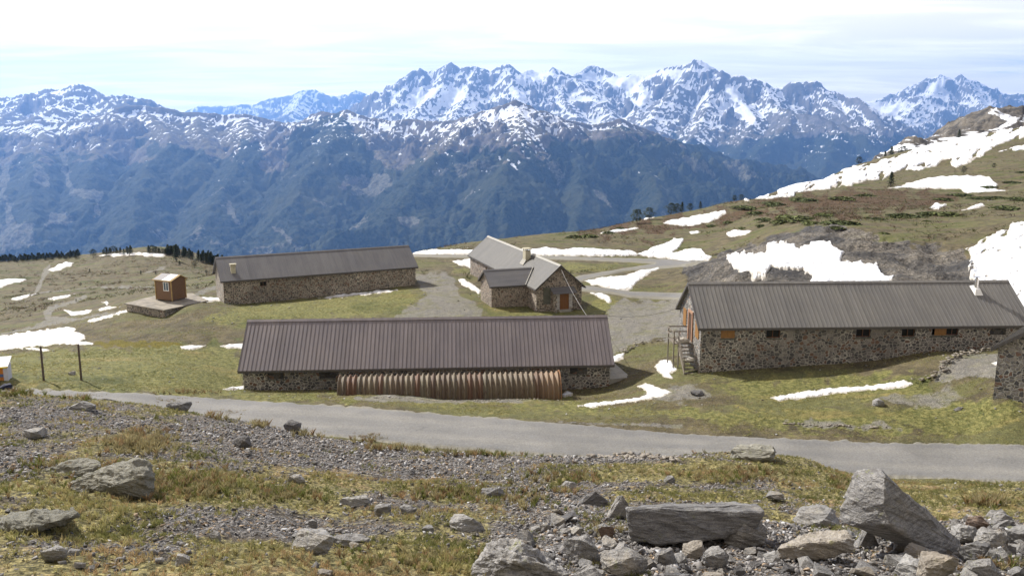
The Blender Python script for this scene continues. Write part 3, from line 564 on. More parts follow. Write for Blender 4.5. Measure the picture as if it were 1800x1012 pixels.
def mreg(poly, lo, hi, soft, nz=0):
    m = np.zeros(H.shape); P_ = np.asarray(poly, float); w = (mY > lo) & (mY < hi) & (mpx > P_[:, 0].min() - 30) & (mpx < P_[:, 0].max() + 30) & (mpy > P_[:, 1].min() - 30) & (mpy < P_[:, 1].max() + 30)
    if w.any():
        q = sdf(poly, mpx[w], mpy[w])
        if nz: q = q + nz * fbm(mpx[w] / 14, mpy[w] / 14, 4, 77)
        m[w] = sstep(q, -soft, soft)
    return m
for pl in ([(898, 122), (912, 132), (935, 121), (965, 124), (985, 124), (950, 140), (945, 152), (930, 150), (915, 148), (905, 138)], [(1020, 132), (1045, 128), (1055, 140), (1030, 141)], [(1065, 140), (1085, 134), (1120, 132), (1150, 131), (1165, 122), (1210, 122), (1190, 140), (1150, 135), (1120, 150), (1140, 160), (1100, 165), (1080, 155)],
           [(720, 160), (745, 150), (770, 158), (760, 170), (735, 175), (722, 190)], [(775, 165), (810, 155), (820, 168), (780, 190), (760, 200), (770, 180)], [(905, 160), (920, 165), (925, 185), (912, 175)], [(1110, 175), (1150, 160), (1135, 185), (1115, 190)],
           [(1265, 165), (1290, 150), (1300, 165), (1320, 200), (1340, 230), (1315, 215), (1285, 195), (1265, 200)], [(1630, 155), (1650, 140), (1668, 150), (1650, 162)], [(1520, 178), (1550, 182), (1570, 200), (1600, 212), (1550, 205)], [(1540, 190), (1600, 175), (1590, 190), (1560, 205)], [(1225, 106), (1250, 112), (1255, 122), (1235, 115)]):
    SN = SN + .9 * mreg(pl, 12000, 30000, 3, 4)
SN = SN + .22 * mreg([(600, 195), (640, 205), (700, 212), (800, 210), (905, 175), (960, 200), (1020, 220), (1040, 250), (960, 265), (860, 260), (760, 255), (690, 275), (650, 240)], 5500, 9500, 10, 8)
SN = SN + .20 * mreg([(0, 215), (250, 185), (420, 198), (540, 215), (560, 260), (420, 270), (200, 260), (60, 270), (0, 280)], 5500, 9500, 10, 8)
SN = SN - .35 * mreg([(1270, 240), (1400, 190), (1470, 205), (1560, 270), (1560, 330), (1270, 320)], 9000, 14500, 10, 6)
FAR = sstep(mY, 10000, 12500)
# forest below the alpine belt, broken by clearings, screes and ski runs
FO = sstep(-150 - H + 130 * fbm(mX / 900, mY / 900, 4, 73) + 120 * fbm(mX / 150, mY / 150, 3, 74), -60, 60)
CLR = sstep(fbm(mX / 500, mY / 300, 6, 75, .65), .58, .95) * .6
for pl in ([(0, 272), (20, 285), (12, 330), (0, 350)], [(8, 345), (14, 345), (30, 400), (25, 440), (10, 440)], [(60, 290), (80, 295), (90, 330), (75, 330), (62, 318)], [(82, 228), (115, 270), (128, 330), (120, 330), (104, 275), (76, 240)], [(120, 330), (180, 335), (175, 380), (168, 380), (165, 350), (120, 345)],
           [(395, 350), (405, 352), (414, 375), (425, 395), (415, 395), (400, 370)], [(90, 375), (120, 370), (115, 395), (80, 395)], [(605, 310), (680, 305), (690, 325), (660, 345), (620, 340)], [(1185, 270), (1230, 280), (1260, 310), (1220, 300)], [(1270, 285), (1300, 282), (1340, 315), (1290, 310)], [(700, 380), (740, 385), (735, 400), (705, 395)], [(0, 395), (60, 390), (60, 430), (0, 445)], [(480, 400), (490, 400), (530, 435), (520, 438)], [(800, 290), (830, 285), (820, 310), (805, 312)], [(1040, 330), (1060, 340), (1080, 365), (1055, 352)]):
    CLR = np.maximum(CLR, mreg(pl, 3600, 10000, 3, 5))
for (pl, sg, amt) in (([(0, 215), (120, 215), (250, 190), (420, 200), (520, 215), (500, 300), (460, 305), (425, 262), (400, 285), (340, 262), (240, 290), (160, 275), (90, 262), (0, 292)], -1, .85), ([(640, 205), (700, 212), (830, 205), (905, 178), (960, 205), (950, 240), (860, 262), (760, 272), (700, 300), (640, 310), (610, 335), (590, 320), (660, 270)], -1, .9),
                      ([(500, 240), (560, 205), (600, 200), (640, 245), (650, 275), (690, 300), (600, 320), (520, 310)], 1, .9), ([(425, 245), (455, 245), (462, 285), (432, 290)], 1, .9), ([(960, 250), (1090, 240), (1180, 262), (1180, 300), (1000, 300)], 1, .6), ([(230, 240), (330, 262), (330, 282), (260, 275)], 1, .6)):
    q = mreg(pl, 3600, 9600, 7, 9) * amt; FO = FO * (1 - q) + (q if sg > 0 else 0)
    if sg > 0: SN = SN - .12 * q
FO = np.clip(FO + .25 * (fbm(mX / 320, mY / 320, 4, 82, .6) > .45) * (H < 60) * (mY < 9600), 0, 1)
AUT = sstep(fbm(mX / 500, mY / 500, 4, 78), -.1, .5)
V = np.stack([mX, mY, H], -1).reshape(-1, 3); ii = np.arange(MR * MC).reshape(MR, MC)
me = npmesh('mountains', V, np.stack([ii[:-1, :-1], ii[:-1, 1:], ii[1:, 1:], ii[1:, :-1]], -1).reshape(-1, 4))
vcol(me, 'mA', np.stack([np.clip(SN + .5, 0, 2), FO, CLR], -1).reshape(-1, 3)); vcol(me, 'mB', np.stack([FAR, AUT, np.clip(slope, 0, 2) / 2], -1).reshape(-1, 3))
m_mt, t, b = mat('mountain'); P3 = geo(t)['Position']; A_ = t.sep(t.attr('mA')['Color']); B_ = t.sep(t.attr('mB')['Color'])
k1 = t.noise(P3, .012, 6, .65); k2 = t.noise(P3, .05, 5, .7); k3 = t.noise(t.mapv(P3, (1, .4, .35)), .05, 5, .7)
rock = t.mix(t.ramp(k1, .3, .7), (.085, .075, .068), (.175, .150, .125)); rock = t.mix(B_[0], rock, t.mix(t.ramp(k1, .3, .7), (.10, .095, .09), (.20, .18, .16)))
alp = t.mix(t.ramp(k2, .3, .7), (.085, .075, .045), (.150, .125, .075)); stp = t.ramp(t.math('ADD', B_[2], t.math('MULTIPLY', t.math('SUBTRACT', k2, .5), .25)), .26, .36)
c = t.mix(stp, alp, rock)
fr_ = t.mix(t.ramp(k2, .35, .65), (.006, .010, .006), (.042, .050, .026)); fr_ = t.mix(t.math('MULTIPLY', B_[1], .5), fr_, (.050, .052, .022))
clr = t.mix(t.ramp(k2, .35, .65), (.06, .065, .045), (.15, .14, .11)); clm = t.ramp(t.math('ADD', A_[2], t.math('MULTIPLY', t.math('SUBTRACT', k2, .5), .9)), .35, .7)
fr_ = t.mix(clm, fr_, clr)
c = t.mix(t.ramp(t.math('ADD', A_[1], t.math('MULTIPLY', t.math('SUBTRACT', k2, .5), .8)), .35, .65), c, fr_)
sm = t.ramp(t.math('ADD', A_[0], t.math('MULTIPLY', t.math('SUBTRACT', k3, .5), 1.0)), .60, .76)
c = t.mix(sm, c, (.84, .86, .90)); t.put(c, b.inputs['Base Color']); b.inputs['Specular IOR Level'].default_value = .05
bd = t.new('ShaderNodeBump'); bd.inputs['Strength'].default_value = 1.0; bd.inputs['Distance'].default_value = 26; t.put(t.math('ADD', k1, t.math('MULTIPLY', k2, .35)), bd.inputs['Height']); t.put(bd.outputs[0], b.inputs['Normal'])
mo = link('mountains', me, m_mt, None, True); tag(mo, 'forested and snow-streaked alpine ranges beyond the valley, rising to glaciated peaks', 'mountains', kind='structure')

# ================================================================== BUILDING MATERIALS
def stone_mat(name, s=2.6, mortar=(.50, .475, .42), dark=(.070, .068, .068), light=(.235, .215, .195), mw=.075, pale=0.):
    m, t, b = mat(name); o = objco(t); w = t.noise(o, 1.5, 3, .5)
    wv = t.new('ShaderNodeVectorMath', operation='ADD'); t.put(o, wv.inputs[0]); nn = t.new('ShaderNodeTexNoise'); t.put(o, nn.inputs['Vector']); nn.inputs['Scale'].default_value = 2.2
    sc = t.new('ShaderNodeVectorMath', operation='SCALE'); t.put(nn.outputs['Color'], sc.inputs[0]); sc.inputs['Scale'].default_value = .28; t.put(sc.outputs[0], wv.inputs[1])
    v = t.mapv(wv.outputs[0], (1, 1, 1.35)); ed = t.vor(v, s, 'DISTANCE_TO_EDGE', rnd=.85); cl = t.sep(t.vor(v, s, 'F1', 'Color', .85))
    big = t.noise(o, .22, 4, .6); fine = t.noise(o, 9, 4, .7)
    st = t.mix(t.ramp(cl[0], .1, 1.0), dark, light); st = t.mix(t.ramp(cl[1], .86, .9), st, (.15, .095, .07)); st = t.mul(st, t.mix(t.ramp(fine, .3, .7), (.8, .8, .8), (1.2, 1.2, 1.2)))
    mo_ = t.mix(t.ramp(big, .42, .58), mortar, tuple(q * (.62 + pale) for q in mortar)); mo_ = t.mul(mo_, t.mix(fine, (.8, .8, .8), (1.15, 1.15, 1.15)))
    wd = t.ramp(t.math('ADD', ed, t.math('MULTIPLY', t.math('SUBTRACT', fine, .5), .05)), mw * .6, mw * 1.15)
    t.put(t.mix(wd, mo_, st), b.inputs['Base Color']); t.put(t.bump(t.math('ADD', t.ramp(ed, 0, .16), t.math('MULTIPLY', fine, .3)), .8, .05), b.inputs['Normal']); return m
def roof_mat(name, col, pitch):
    m, t, b = mat(name); o = objco(t); sp = t.new('ShaderNodeSeparateXYZ'); t.put(o, sp.inputs[0])
    wn = t.new('ShaderNodeTexWhiteNoise', noise_dimensions='1D'); t.put(t.math('FLOOR', t.math('DIVIDE', sp.outputs[0], pitch)), wn.inputs['W'])
    q = t.noise(t.mapv(o, (2.2, .22, .22)), 1.5, 5, .65); q2 = t.noise(o, .35, 4, .6); q3 = t.noise(o, 20, 3, .7)
    c = t.mul(col, t.mix(wn.outputs['Value'], (.93, .93, .93), (1.06, 1.06, 1.06))); c = t.mul(c, t.mix(t.ramp(q, .3, .7), (.90, .90, .90), (1.09, 1.09, 1.08)))
    c = t.mul(c, t.mix(t.ramp(q2, .3, .7), (.93, .93, .95), (1.07, 1.06, 1.04))); c = t.mix(t.ramp(q, .70, .80), c, tuple(x * f for x, f in zip(col, (1.1, .85, .7))))
    c = t.mul(c, t.mix(q3, (.92, .92, .92), (1.08, 1.08, 1.08))); t.put(c, b.inputs['Base Color']); b.inputs['Roughness'].default_value = .5; return m
def flat_mat(name, col, var=.18, s=3., rough=.8, streak=(1, 1, 1), metal=0., bump=.15):
    m, t, b = mat(name); o = t.mapv(objco(t), streak); q = t.noise(o, s, 5, .65); q2 = t.noise(o, s * 9, 3, .7)
    c = t.mix(t.ramp(q, .3, .7), tuple(x * (1 - var) for x in col), tuple(min(x * (1 + var), .95) for x in col)); c = t.mul(c, t.mix(q2, (.85, .85, .85), (1.15, 1.15, 1.15)))
    t.put(c, b.inputs['Base Color']); b.inputs['Roughness'].default_value = rough; b.inputs['Metallic'].default_value = metal
    if bump: t.put(t.bump(q2, bump, .01), b.inputs['Normal'])
    return m
m_stone = stone_mat('fieldstone_wall', 3.2, mw=.085); m_stone2 = stone_mat('small_fieldstone_wall', 3.6, (.52, .46, .37), (.09, .075, .068), (.29, .24, .20), .07, .2); m_stone3 = stone_mat('weathered_fieldstone_wall', 3.9, (.54, .48, .38), (.075, .07, .064), (.26, .23, .19), mw=.09)
m_fill = stone_mat('infill_masonry', 2.4, (.11, .10, .085), (.045, .044, .043), (.10, .095, .088), .03)
m_roofA = roof_mat('plum_grey_roof_sheet', (.178, .156, .160), .67); m_roofB = roof_mat('grey_roof_sheet', (.172, .165, .155), .69)
m_roofC = roof_mat('pale_grey_roof_sheet', (.074, .069, .061), .84); m_roofD = roof_mat('slate_grey_roof_sheet', (.140, .136, .138), .88)
m_trim = flat_mat('dark_trim', (.085, .078, .072), .1); m_soffit = flat_mat('brown_timber', (.09, .055, .035), .2); m_wood = flat_mat('orange_varnished_wood', (.27, .14, .048), .2, 4, .5, (6, 6, .5)); m_cream = flat_mat('cream_render', (.40, .37, .27), .12)
m_wood2 = flat_mat('weathered_grey_wood', (.19, .165, .135), .25, 5, .8, (4, 1, 1)); m_dark = flat_mat('dark_glass', (.012, .013, .016), .2, 2, .12, bump=0); m_frame = flat_mat('brown_window_frame', (.13, .07, .04), .2)
m_steel = flat_mat('steel', (.62, .62, .63), .08, 3, .25, metal=.9); m_white = flat_mat('white_paint', (.72, .72, .70), .06); m_conc = flat_mat('pale_concrete', (.30, .285, .25), .15, 1.5); m_door = flat_mat('reddish_brown_door', (.19, .085, .03), .15, 5, .5, (8, 8, .5))
m_plaster = flat_mat('grey_green_plaster', (.105, .105, .085), .2, 2)

def wall_holes(mb, L, z0, z1, holes, y=0., rec=.28):
    """outer wall face at y, facing -y, with openings (x0,x1,z0,z1) and their reveals"""
    xs = sorted({0., L} | {h[0] for h in holes} | {h[1] for h in holes}); zs = sorted({z0, z1} | {h[2] for h in holes} | {h[3] for h in holes})
    for i in range(len(xs) - 1):
        for k in range(len(zs) - 1):
            cx_, cz_ = (xs[i] + xs[i + 1]) / 2, (zs[k] + zs[k + 1]) / 2
            if any(h[0] < cx_ < h[1] and h[2] < cz_ < h[3] for h in holes): continue
            mb.poly([(xs[i], y, zs[k]), (xs[i + 1], y, zs[k]), (xs[i + 1], y, zs[k + 1]), (xs[i], y, zs[k + 1])])
    for (a0, a1, c0, c1) in holes:
        mb.poly([(a0, y, c0), (a0, y, c1), (a0, y + rec, c1), (a0, y + rec, c0)]); mb.poly([(a1, y, c0), (a1, y + rec, c0), (a1, y + rec, c1), (a1, y, c1)])
        mb.poly([(a0, y, c0), (a0, y + rec, c0), (a1, y + rec, c0), (a1, y, c0)]); mb.poly([(a0, y, c1), (a1, y, c1), (a1, y + rec, c1), (a0, y + rec, c1)])
def house(name, label, cat, org, yaw, L, W, he, rise, mw, mr, seam=.33, holes=(), over=(.35, .35, .3, .3), rib=.035, base=-.9, group=None, cap=None, parent=None):
    """org = plan position of the front-left ROOF corner at ground level; over = front, back, left, right overhang"""
    if parent is None: R = empty(name, org, yaw); tag(R, label, cat, group)
    else: R = parent
    of, ob, ol, orr = over; x0, x1, y0, y1 = ol, L - orr, of, W - ob; sl_ = rise / (W / 2)
    zf, zb, zr = he + of * sl_ - .10, he + ob * sl_ - .10, he + rise - .12
    w = MB(); hl = [(h[0] - x0, h[1] - x0, h[2], h[3]) for h in holes]; w2 = MB(); wall_holes(w2, x1 - x0, base, zf, hl)
    w.v = [(p[0] + x0, p[1] + y0, p[2]) for p in w2.v]; w.f = list(w2.f)
    w.poly([(x1, y1, base), (x0, y1, base), (x0, y1, zb), (x1, y1, zb)])
    w.poly([(x0, y1, base), (x0, y0, base), (x0, y0, zf), (x0, W / 2, zr), (x0, y1, zb)]); w.poly([(x1, y0, base), (x1, y1, base), (x1, y1, zb), (x1, W / 2, zr), (x1, y0, zf)])
    me = bpy.data.meshes.new('wall'); me.from_pydata(w.v, [], w.f); me.update(); link('wall', me, mw, R)
    r = MB(); th_ = .07
    for sgn in (0, 1):
        yy = lambda q: q if sgn == 0 else W - q
        zt = lambda q: he + q * sl_
        r.hexa([(0, yy(0), zt(0) - th_), (L, yy(0), zt(0) - th_), (L, yy(W / 2), zt(W / 2) - th_), (0, yy(W / 2), zt(W / 2) - th_)], [(0, yy(0), zt(0)), (L, yy(0), zt(0)), (L, yy(W / 2), zt(W / 2)), (0, yy(W / 2), zt(W / 2))])
        if seam:
            k = int(round(L / seam))
            for i in range(k + 1):
                xa = min(max(i * L / k, .02), L - .02); hw = .018 if rib < .05 else .03
                r.hexa([(xa - hw, yy(.0), zt(0) - .01), (xa + hw, yy(.0), zt(0) - .01), (xa + hw, yy(W / 2), zt(W / 2) - .01), (xa - hw, yy(W / 2), zt(W / 2) - .01)], [(xa - hw * .6, yy(.0), zt(0) + rib), (xa + hw * .6, yy(.0), zt(0) + rib), (xa + hw * .6, yy(W / 2), zt(W / 2) + rib), (xa - hw * .6, yy(W / 2), zt(W / 2) + rib)])
    ro = r.build('roof', mr, R)
    c_ = MB(); hh = he + rise
    for s_ in (-1, 1):
        c_.hexa([(-.02, W / 2, hh + rib + .012), (L + .02, W / 2, hh + rib + .012), (L + .02, W / 2 + s_ * .2, hh - .2 * sl_ + rib + .012), (-.02, W / 2 + s_ * .2, hh - .2 * sl_ + rib + .012)], [(-.02, W / 2, hh + rib + .04), (L + .02, W / 2, hh + rib + .04), (L + .02, W / 2 + s_ * .2, hh - .2 * sl_ + rib + .04), (-.02, W / 2 + s_ * .2, hh - .2 * sl_ + rib + .04)])
    c_.build('ridge_cap', cap or mr, ro)
    f = MB(); f.box(0, L, -.03, .012, he - .2, he - .03); f.box(0, L, W - .012, W + .03, he - .2, he - .03); f.build('fascia', m_trim, R)
    for xx in (-.028, L + .003):
        g_ = MB()
        for sgn in (0, 1):
            yy = lambda q: q if sgn == 0 else W - q
            g_.hexa([(xx, yy(0), he - .2), (xx + .025, yy(0), he - .2), (xx + .025, yy(W / 2), hh - .2), (xx, yy(W / 2), hh - .2)], [(xx, yy(0), he + rib), (xx + .025, yy(0), he + rib), (xx + .025, yy(W / 2), hh + rib), (xx, yy(W / 2), hh + rib)])
        g_.build('bargeboard', m_trim, R)
    s_ = MB(); s_.box(x0 * .1, L - .01, .02, of + .01, he - .13, he - .105); s_.build('soffit', m_soffit, R)
    return R
def along(px, org, yaw, z, y0=0.):
    """local x of the point of a wall line seen at column px"""
    u_, n_ = Vector((math.cos(yaw), math.sin(yaw))), Vector((-math.sin(yaw), math.cos(yaw))); lo, hi = -5., 60.
    for _ in range(40):
        m_ = (lo + hi) / 2; p = Vector(org[:2]) + n_ * y0 + u_ * m_; q = proj(np.array(p.x), np.array(p.y), np.array(z))[0]
        if q < px: lo = m_
        else: hi = m_
    return lo
def panel(parent, name, m, x0, x1, z0, z1, y, th=.05, planks=0):
    b_ = MB()
    if planks:
        k = planks
        for i in range(k): b_.box(x0 + (x1 - x0) * i / k + .008, x0 + (x1 - x0) * (i + 1) / k - .008, y, y + th, z0, z1)
        b_.box(x0 + .01, x1 - .01, y + .01, y + th - .005, z0 + .01, z1 - .01)
    else: b_.box(x0, x1, y, y + th, z0, z1)
    return b_.build(name, m, parent)
def window(parent, x0, x1, z0, z1, y):
    f = MB(); q = .06
    f.box(x0, x0 + q, y, y + .06, z0, z1).box(x1 - q, x1, y, y + .06, z0, z1).box(x0 + q, x1 - q, y, y + .06, z1 - q, z1).box(x0 + q, x1 - q, y, y + .06, z0, z0 + q).box((x0 + x1) / 2 - .03, (x0 + x1) / 2 + .03, y, y + .06, z0 + q, z1 - q)
    o = f.build('window', m_frame, parent); g_ = MB(); g_.box(x0 + .02, x1 - .02, y + .065, y + .08, z0 + .02, z1 - .02); g_.build('pane', m_dark, o); return o

# ------------------------------------------------------------------ front barrack with the corrugated shelter
YA = math.radians(3.5); GZ = -20.75; OA = (-21.98, 66.0, GZ); HE = -19.12 - GZ
hA = [(along(a0, OA, YA, -19.8, .35), along(a1, OA, YA, -19.8, .35), HE - .85, HE - .13) for a0, a1 in ((470, 499), (561, 590), (1002, 1032))]
RA = house('stone_barrack', 'long low stone barrack under a plum-grey ribbed roof, the one nearest the road', 'barrack', OA, YA, 30.46, 8.0, HE, 3.24, m_stone, m_roofA, .335, hA, rib=.04)
for i, h in enumerate(hA):
    o = panel(RA, 'blocked_window', m_fill, h[0] - .02, h[1] + .02, h[2] - .02, h[3] + .01, .35 + .07, .1)
    l_ = MB(); l_.box(h[0] - .12, h[1] + .12, .335, .42, h[2] - .09, h[2] - .012); l_.build('window_sill', m_plaster, RA)
sc_ = along(598, OA, YA, -20.3, -1.6); sc1 = along(981, OA, YA, -20.3, -1.6)
me_v, me_f = [], []; nx, na = int((sc1 - sc_) / .055), 26
ring = .41; rrx, rrz = 1.62, 1.62
cols = []
for i in range(nx + 1):
    x = sc_ + (sc1 - sc_) * i / nx; ph = math.cos(2 * math.pi * (x - sc_) / ring); dr = .10 * (2 * ((1 + ph) / 2) ** 1.6 - 1)
    for k in range(na + 1):
        an = math.pi * k / na; me_v.append((x, -1.75 + (rrx + dr) * -math.cos(an), -.35 + (rrz + .28 + dr) * max(0., math.sin(an)) ** .9))
for i in range(nx):
    for k in range(na): q = i * (na + 1) + k; me_f.append((q, q + na + 1, q + na + 2, q + 1))
m_corr, t, b = mat('rusty_corrugated_iron'); o_ = objco(t); sxyz = t.new('ShaderNodeSeparateXYZ'); t.put(o_, sxyz.inputs[0])
wn = t.new('ShaderNodeTexWhiteNoise', noise_dimensions='1D'); t.put(t.math('FLOOR', t.math('DIVIDE', t.math('ADD', t.math('SUBTRACT', sxyz.outputs[0], sc_), ring / 2), ring)), wn.inputs['W'])
w2 = t.sep(wn.outputs['Color']); q = t.noise(t.mapv(o_, (3, 3, .6)), 2, 5, .7); qb = t.noise(t.mapv(o_, (.25, .25, .25)), 1, 3, .5)
c = t.mix(w2[0], (.11, .075, .052), (.205, .155, .10)); c = t.mix(t.math('MULTIPLY', w2[1], .6), c, (.155, .15, .105)); c = t.mix(t.ramp(w2[2], .75, .9), c, (.14, .08, .05))
c = t.mix(t.ramp(q, .5, .68), c, (.085, .050, .035)); c = t.mix(t.ramp(sxyz.outputs[0], sc1 - 1.9, sc1 - .8), c, t.mix(t.ramp(q, .35, .6), (.24, .145, .08), (.21, .155, .105)))
t.put(c, b.inputs['Base Color']); b.inputs['Roughness'].default_value = .6
me = bpy.data.meshes.new('arched_roof'); me.from_pydata(me_v, [], me_f); me.update()
CS = empty('corrugated_shelter', OA, YA); tag(CS, 'rusty arched shelter of corrugated iron rings leaning along the front barrack wall', 'shelter')
co = link('arched_sheeting', me, m_corr, CS, True); sm_ = co.modifiers.new('s', 'SOLIDIFY'); sm_.thickness = .03
ri = MB()
for k in range(18):
    an, an2 = math.pi * k / 18, math.pi * (k + 1) / 18; P1 = lambda q, r_: (sc1 + .02, -1.75 - r_ * math.cos(q), -.35 + (r_ + .28) * max(0., math.sin(q)) ** .9)
    ri.hexa([P1(an, 1.66), P1(an2, 1.66), P1(an2, 1.80), P1(an, 1.80)], [(x + .07, y, z) for x, y, z in (P1(an, 1.66), P1(an2, 1.66), P1(an2, 1.80), P1(an, 1.80))])
ri.build('end_ring', flat_mat('orange_rust', (.23, .12, .06), .3, 3), CS)
# low concrete ledge at the right end
lg = MB(); lg.hexa([(30.1, .6, -.9), (32.2, 1.6, -.9), (31.4, 5.0, -.9), (30.1, 5.0, -.9)], [(30.1, .6, .22), (32.2, 1.6, .05), (31.4, 5.0, .35), (30.1, 5.0, .45)])
lo_ = lg.build('concrete_ledge', m_conc); lo_.location = OA; lo_.rotation_euler = (0, 0, YA); tag(lo_, 'pale concrete ledge sticking out at the right end of the front barrack', 'ledge')

# ------------------------------------------------------------------ far barrack
YB = math.radians(26.3); GB = -21.5; OB = (-36.07, 104.0, GB); HB = -18.67 - GB
hB = [(along(457, OB, YB, -19.4, .3), along(469, OB, YB, -19.4, .3), HB - 1.05, HB - .45)]
RB = house('stone_barrack', 'long stone barrack with a flat grey roof and pale yellow chimney, behind the wooden hut', 'barrack', OB, YB, 25.9, 7.6, HB, 2.5, m_stone3, m_roofD, .22, hB, over=(.3, .3, .3, .3), rib=.02)
window(RB, *hB[0], .5)
cx0 = along(410, OB, YB, -18, 1.4); ch = MB(); ch.box(cx0 - .28, cx0 + .28, 1.1, 1.6, HB + .25, HB + 1.62).box(cx0 - .36, cx0 + .36, 1.02, 1.68, HB + 1.62, HB + 1.70); co_ = ch.build('chimney', m_cream, RB)
cp = MB(); cp.box(cx0 - .24, cx0 + .24, 1.14, 1.56, HB + 1.70, HB + 1.84).box(cx0 - .4, cx0 + .4, .98, 1.72, HB + 1.84, HB + 1.92); cp.build('chimney_cap', m_cream, co_)

# ------------------------------------------------------------------ right barrack
YC = math.radians(2.2); GC = -19.3; OC = (14.81, 66.0, GC); HC = -15.61 - GC; LC = 27.3
def ax(px): return along(px, OC, YC, -16.3, .35)
hC = [(ax(a0), ax(a1), HC - z1_, HC - z0_) for a0, a1, z0_, z1_ in ((1267, 1292, .2, .92), (1347, 1372, .2, .95), (1505, 1531, .2, .95), (1585, 1609, .2, .95), (1638, 1685, .2, .85), (1740, 1768, .25, .85))]
RC = house('stone_barrack', 'long stone barrack with wooden shutters, gable stairs and a steel flue on its roof', 'barrack', OC, YC, LC, 8.0, HC, 2.93, m_stone, m_roofB, .345, hC, rib=.045)
panel(RC, 'shutter', m_wood, hC[0][0], hC[0][1], hC[0][2], hC[0][3], .35 + .05, .04, 6)
for i in (1, 2, 3): window(RC, *hC[i], .35 + .18)
for i in (0, 1, 2, 3, 4):
    h = hC[i]; l_ = MB(); l_.box(h[0] - .1, h[1] + .1, .31, .40, h[2] - .11, h[2] - .012); l_.build('window_sill', m_plaster, RC)
xm = hC[4][0] + (hC[4][1] - hC[4][0]) * .55; panel(RC, 'shutter', m_wood, hC[4][0] + .25, xm, hC[4][2], hC[4][3], .42, .04, 5); window(RC, xm + .02, hC[4][1], hC[4][2], hC[4][3], .35 + .14)
panel(RC, 'blocked_window', m_fill, hC[5][0], hC[5][1], hC[5][2], hC[5][3], .35 + .06, .1)
# gable openings (the gable wall is the plane x = 0.3, facing left)
def gpanel(name, m, y0, y1, z0, z1, x=.3, th=.05, k=4):
    b_ = MB()
    for i in range(k): b_.box(x - th, x, y0 + (y1 - y0) * i / k + .008, y0 + (y1 - y0) * (i + 1) / k - .008, z0, z1)
    b_.box(x - th + .01, x - .005, y0 + .01, y1 - .01, z0 + .01, z1 - .01); return b_.build(name, m, RC)
dz = lambda z: z - GC
gpanel('shutter', m_wood, .95, 2.0, dz(-16.75), dz(-15.15)); gpanel('shutter', m_wood, 5.2, 6.2, dz(-16.7), dz(-15.2))
dr_ = gpanel('door', m_soffit, 3.1, 4.1, dz(-17.45), dz(-15.2), k=5); fr2 = MB(); fr2.box(.2, .3, 2.85, 3.09, dz(-17.45), dz(-15.15)).box(.2, .3, 4.11, 4.35, dz(-17.45), dz(-15.15)).box(.2, .3, 2.85, 4.35, dz(-15.15), dz(-14.95)); fr2.build('door_frame', flat_mat('brick_surround', (.33, .19, .12), .2, 6), dr_)
# steel flue
fx = along(1714, OC, YC, -13.4, 3.2); fz = HC + 3.2 * 2.93 / 4
fl = MB(); fl.bar((fx, 3.1, fz - .2), (fx, 3.1, fz + .95), .16, 14); fo = fl.build('flue', m_steel, RC); cw = MB(); cw.bar((fx, 3.1, fz + 1.08), (fx, 3.1, fz + 1.13), .3, 14).bar((fx, 3.1, fz + .95), (fx, 3.1, fz + 1.08), .1, 8); cw.build('cowl', m_steel, fo)
fb = MB(); fb.hexa([(fx - .35, 2.55, fz - .38), (fx + .35, 2.55, fz - .38), (fx + .35, 3.5, fz + .25), (fx - .35, 3.5, fz + .25)], [(fx - .2, 2.8, fz + .12), (fx + .2, 2.8, fz + .12), (fx + .2, 3.35, fz + .35), (fx - .2, 3.35, fz + .35)]); fb.build('flashing', m_white, fo)
# outside stairs
ST_ = empty('wooden_stairs', OC, YC); tag(ST_, 'grey wooden stairs with landing and railing at the gable door of the right barrack', 'stairs')
pz = dz(-17.5); g0 = hz(13.4, 65.8) - GC; lw0, lw1 = -1.35, .24
ld = MB(); [ld.box(lw0, lw1, 2.55 + i * .2, 2.73 + i * .2, pz - .06, pz) for i in range(11)]; ld.build('landing', m_wood2, ST_)
ns = 8
for i in range(ns):
    zz_ = pz - (i + 1) * (pz - g0) / (ns + .4); tr = MB(); tr.box(-.95, .2, 2.5 - (i + 1) * .28, 2.5 - i * .28 + .02, zz_ - .05, zz_); tr.build('tread', m_wood2, ST_)
sg = MB()
for xx in (-1.0, .21): sg.hexa([(xx, 2.5, pz - .3), (xx + .05, 2.5, pz - .3), (xx + .05, .1, g0 - .1), (xx, .1, g0 - .1)], [(xx, 2.5, pz - .02), (xx + .05, 2.5, pz - .02), (xx + .05, .1, g0 + .22), (xx, .1, g0 + .22)])
sg.build('stringer', m_wood2, ST_)
for (xx, yy_, zt_, zb_) in ((lw0, 2.6, pz + 1, g0 - .3), (lw0, 4.7, pz + 1, g0 - .3), (-.98, 2.5, pz + 1, g0 - .3), (-.98, .35, g0 + 1.15, g0 - .3), (-.98, 1.4, (pz + g0) / 2 + 1.1, (pz + g0) / 2 - .2)):
    q_ = MB(); q_.box(xx, xx + .09, yy_, yy_ + .09, zb_, zt_); q_.build('post', m_wood2, ST_)
rl = MB()
for h_ in (.95, .5): rl.box(lw0 - .03, lw0 + .01, 2.6, 4.8, pz + h_ - .05, pz + h_ + .05).box(lw0, .28, 4.75, 4.79, pz + h_ - .05, pz + h_ + .05)
for h_ in (1.0, .55): rl.hexa([(-1.03, 2.5, pz + h_ - .05), (-.985, 2.5, pz + h_ - .05), (-.985, .35, g0 + h_ + .05), (-1.03, .35, g0 + h_ + .05)], [(-1.03, 2.5, pz + h_ + .05), (-.985, 2.5, pz + h_ + .05), (-.985, .35, g0 + h_ + .15), (-1.03, .35, g0 + h_ + .15)])
rl.build('railing', m_wood2, ST_)
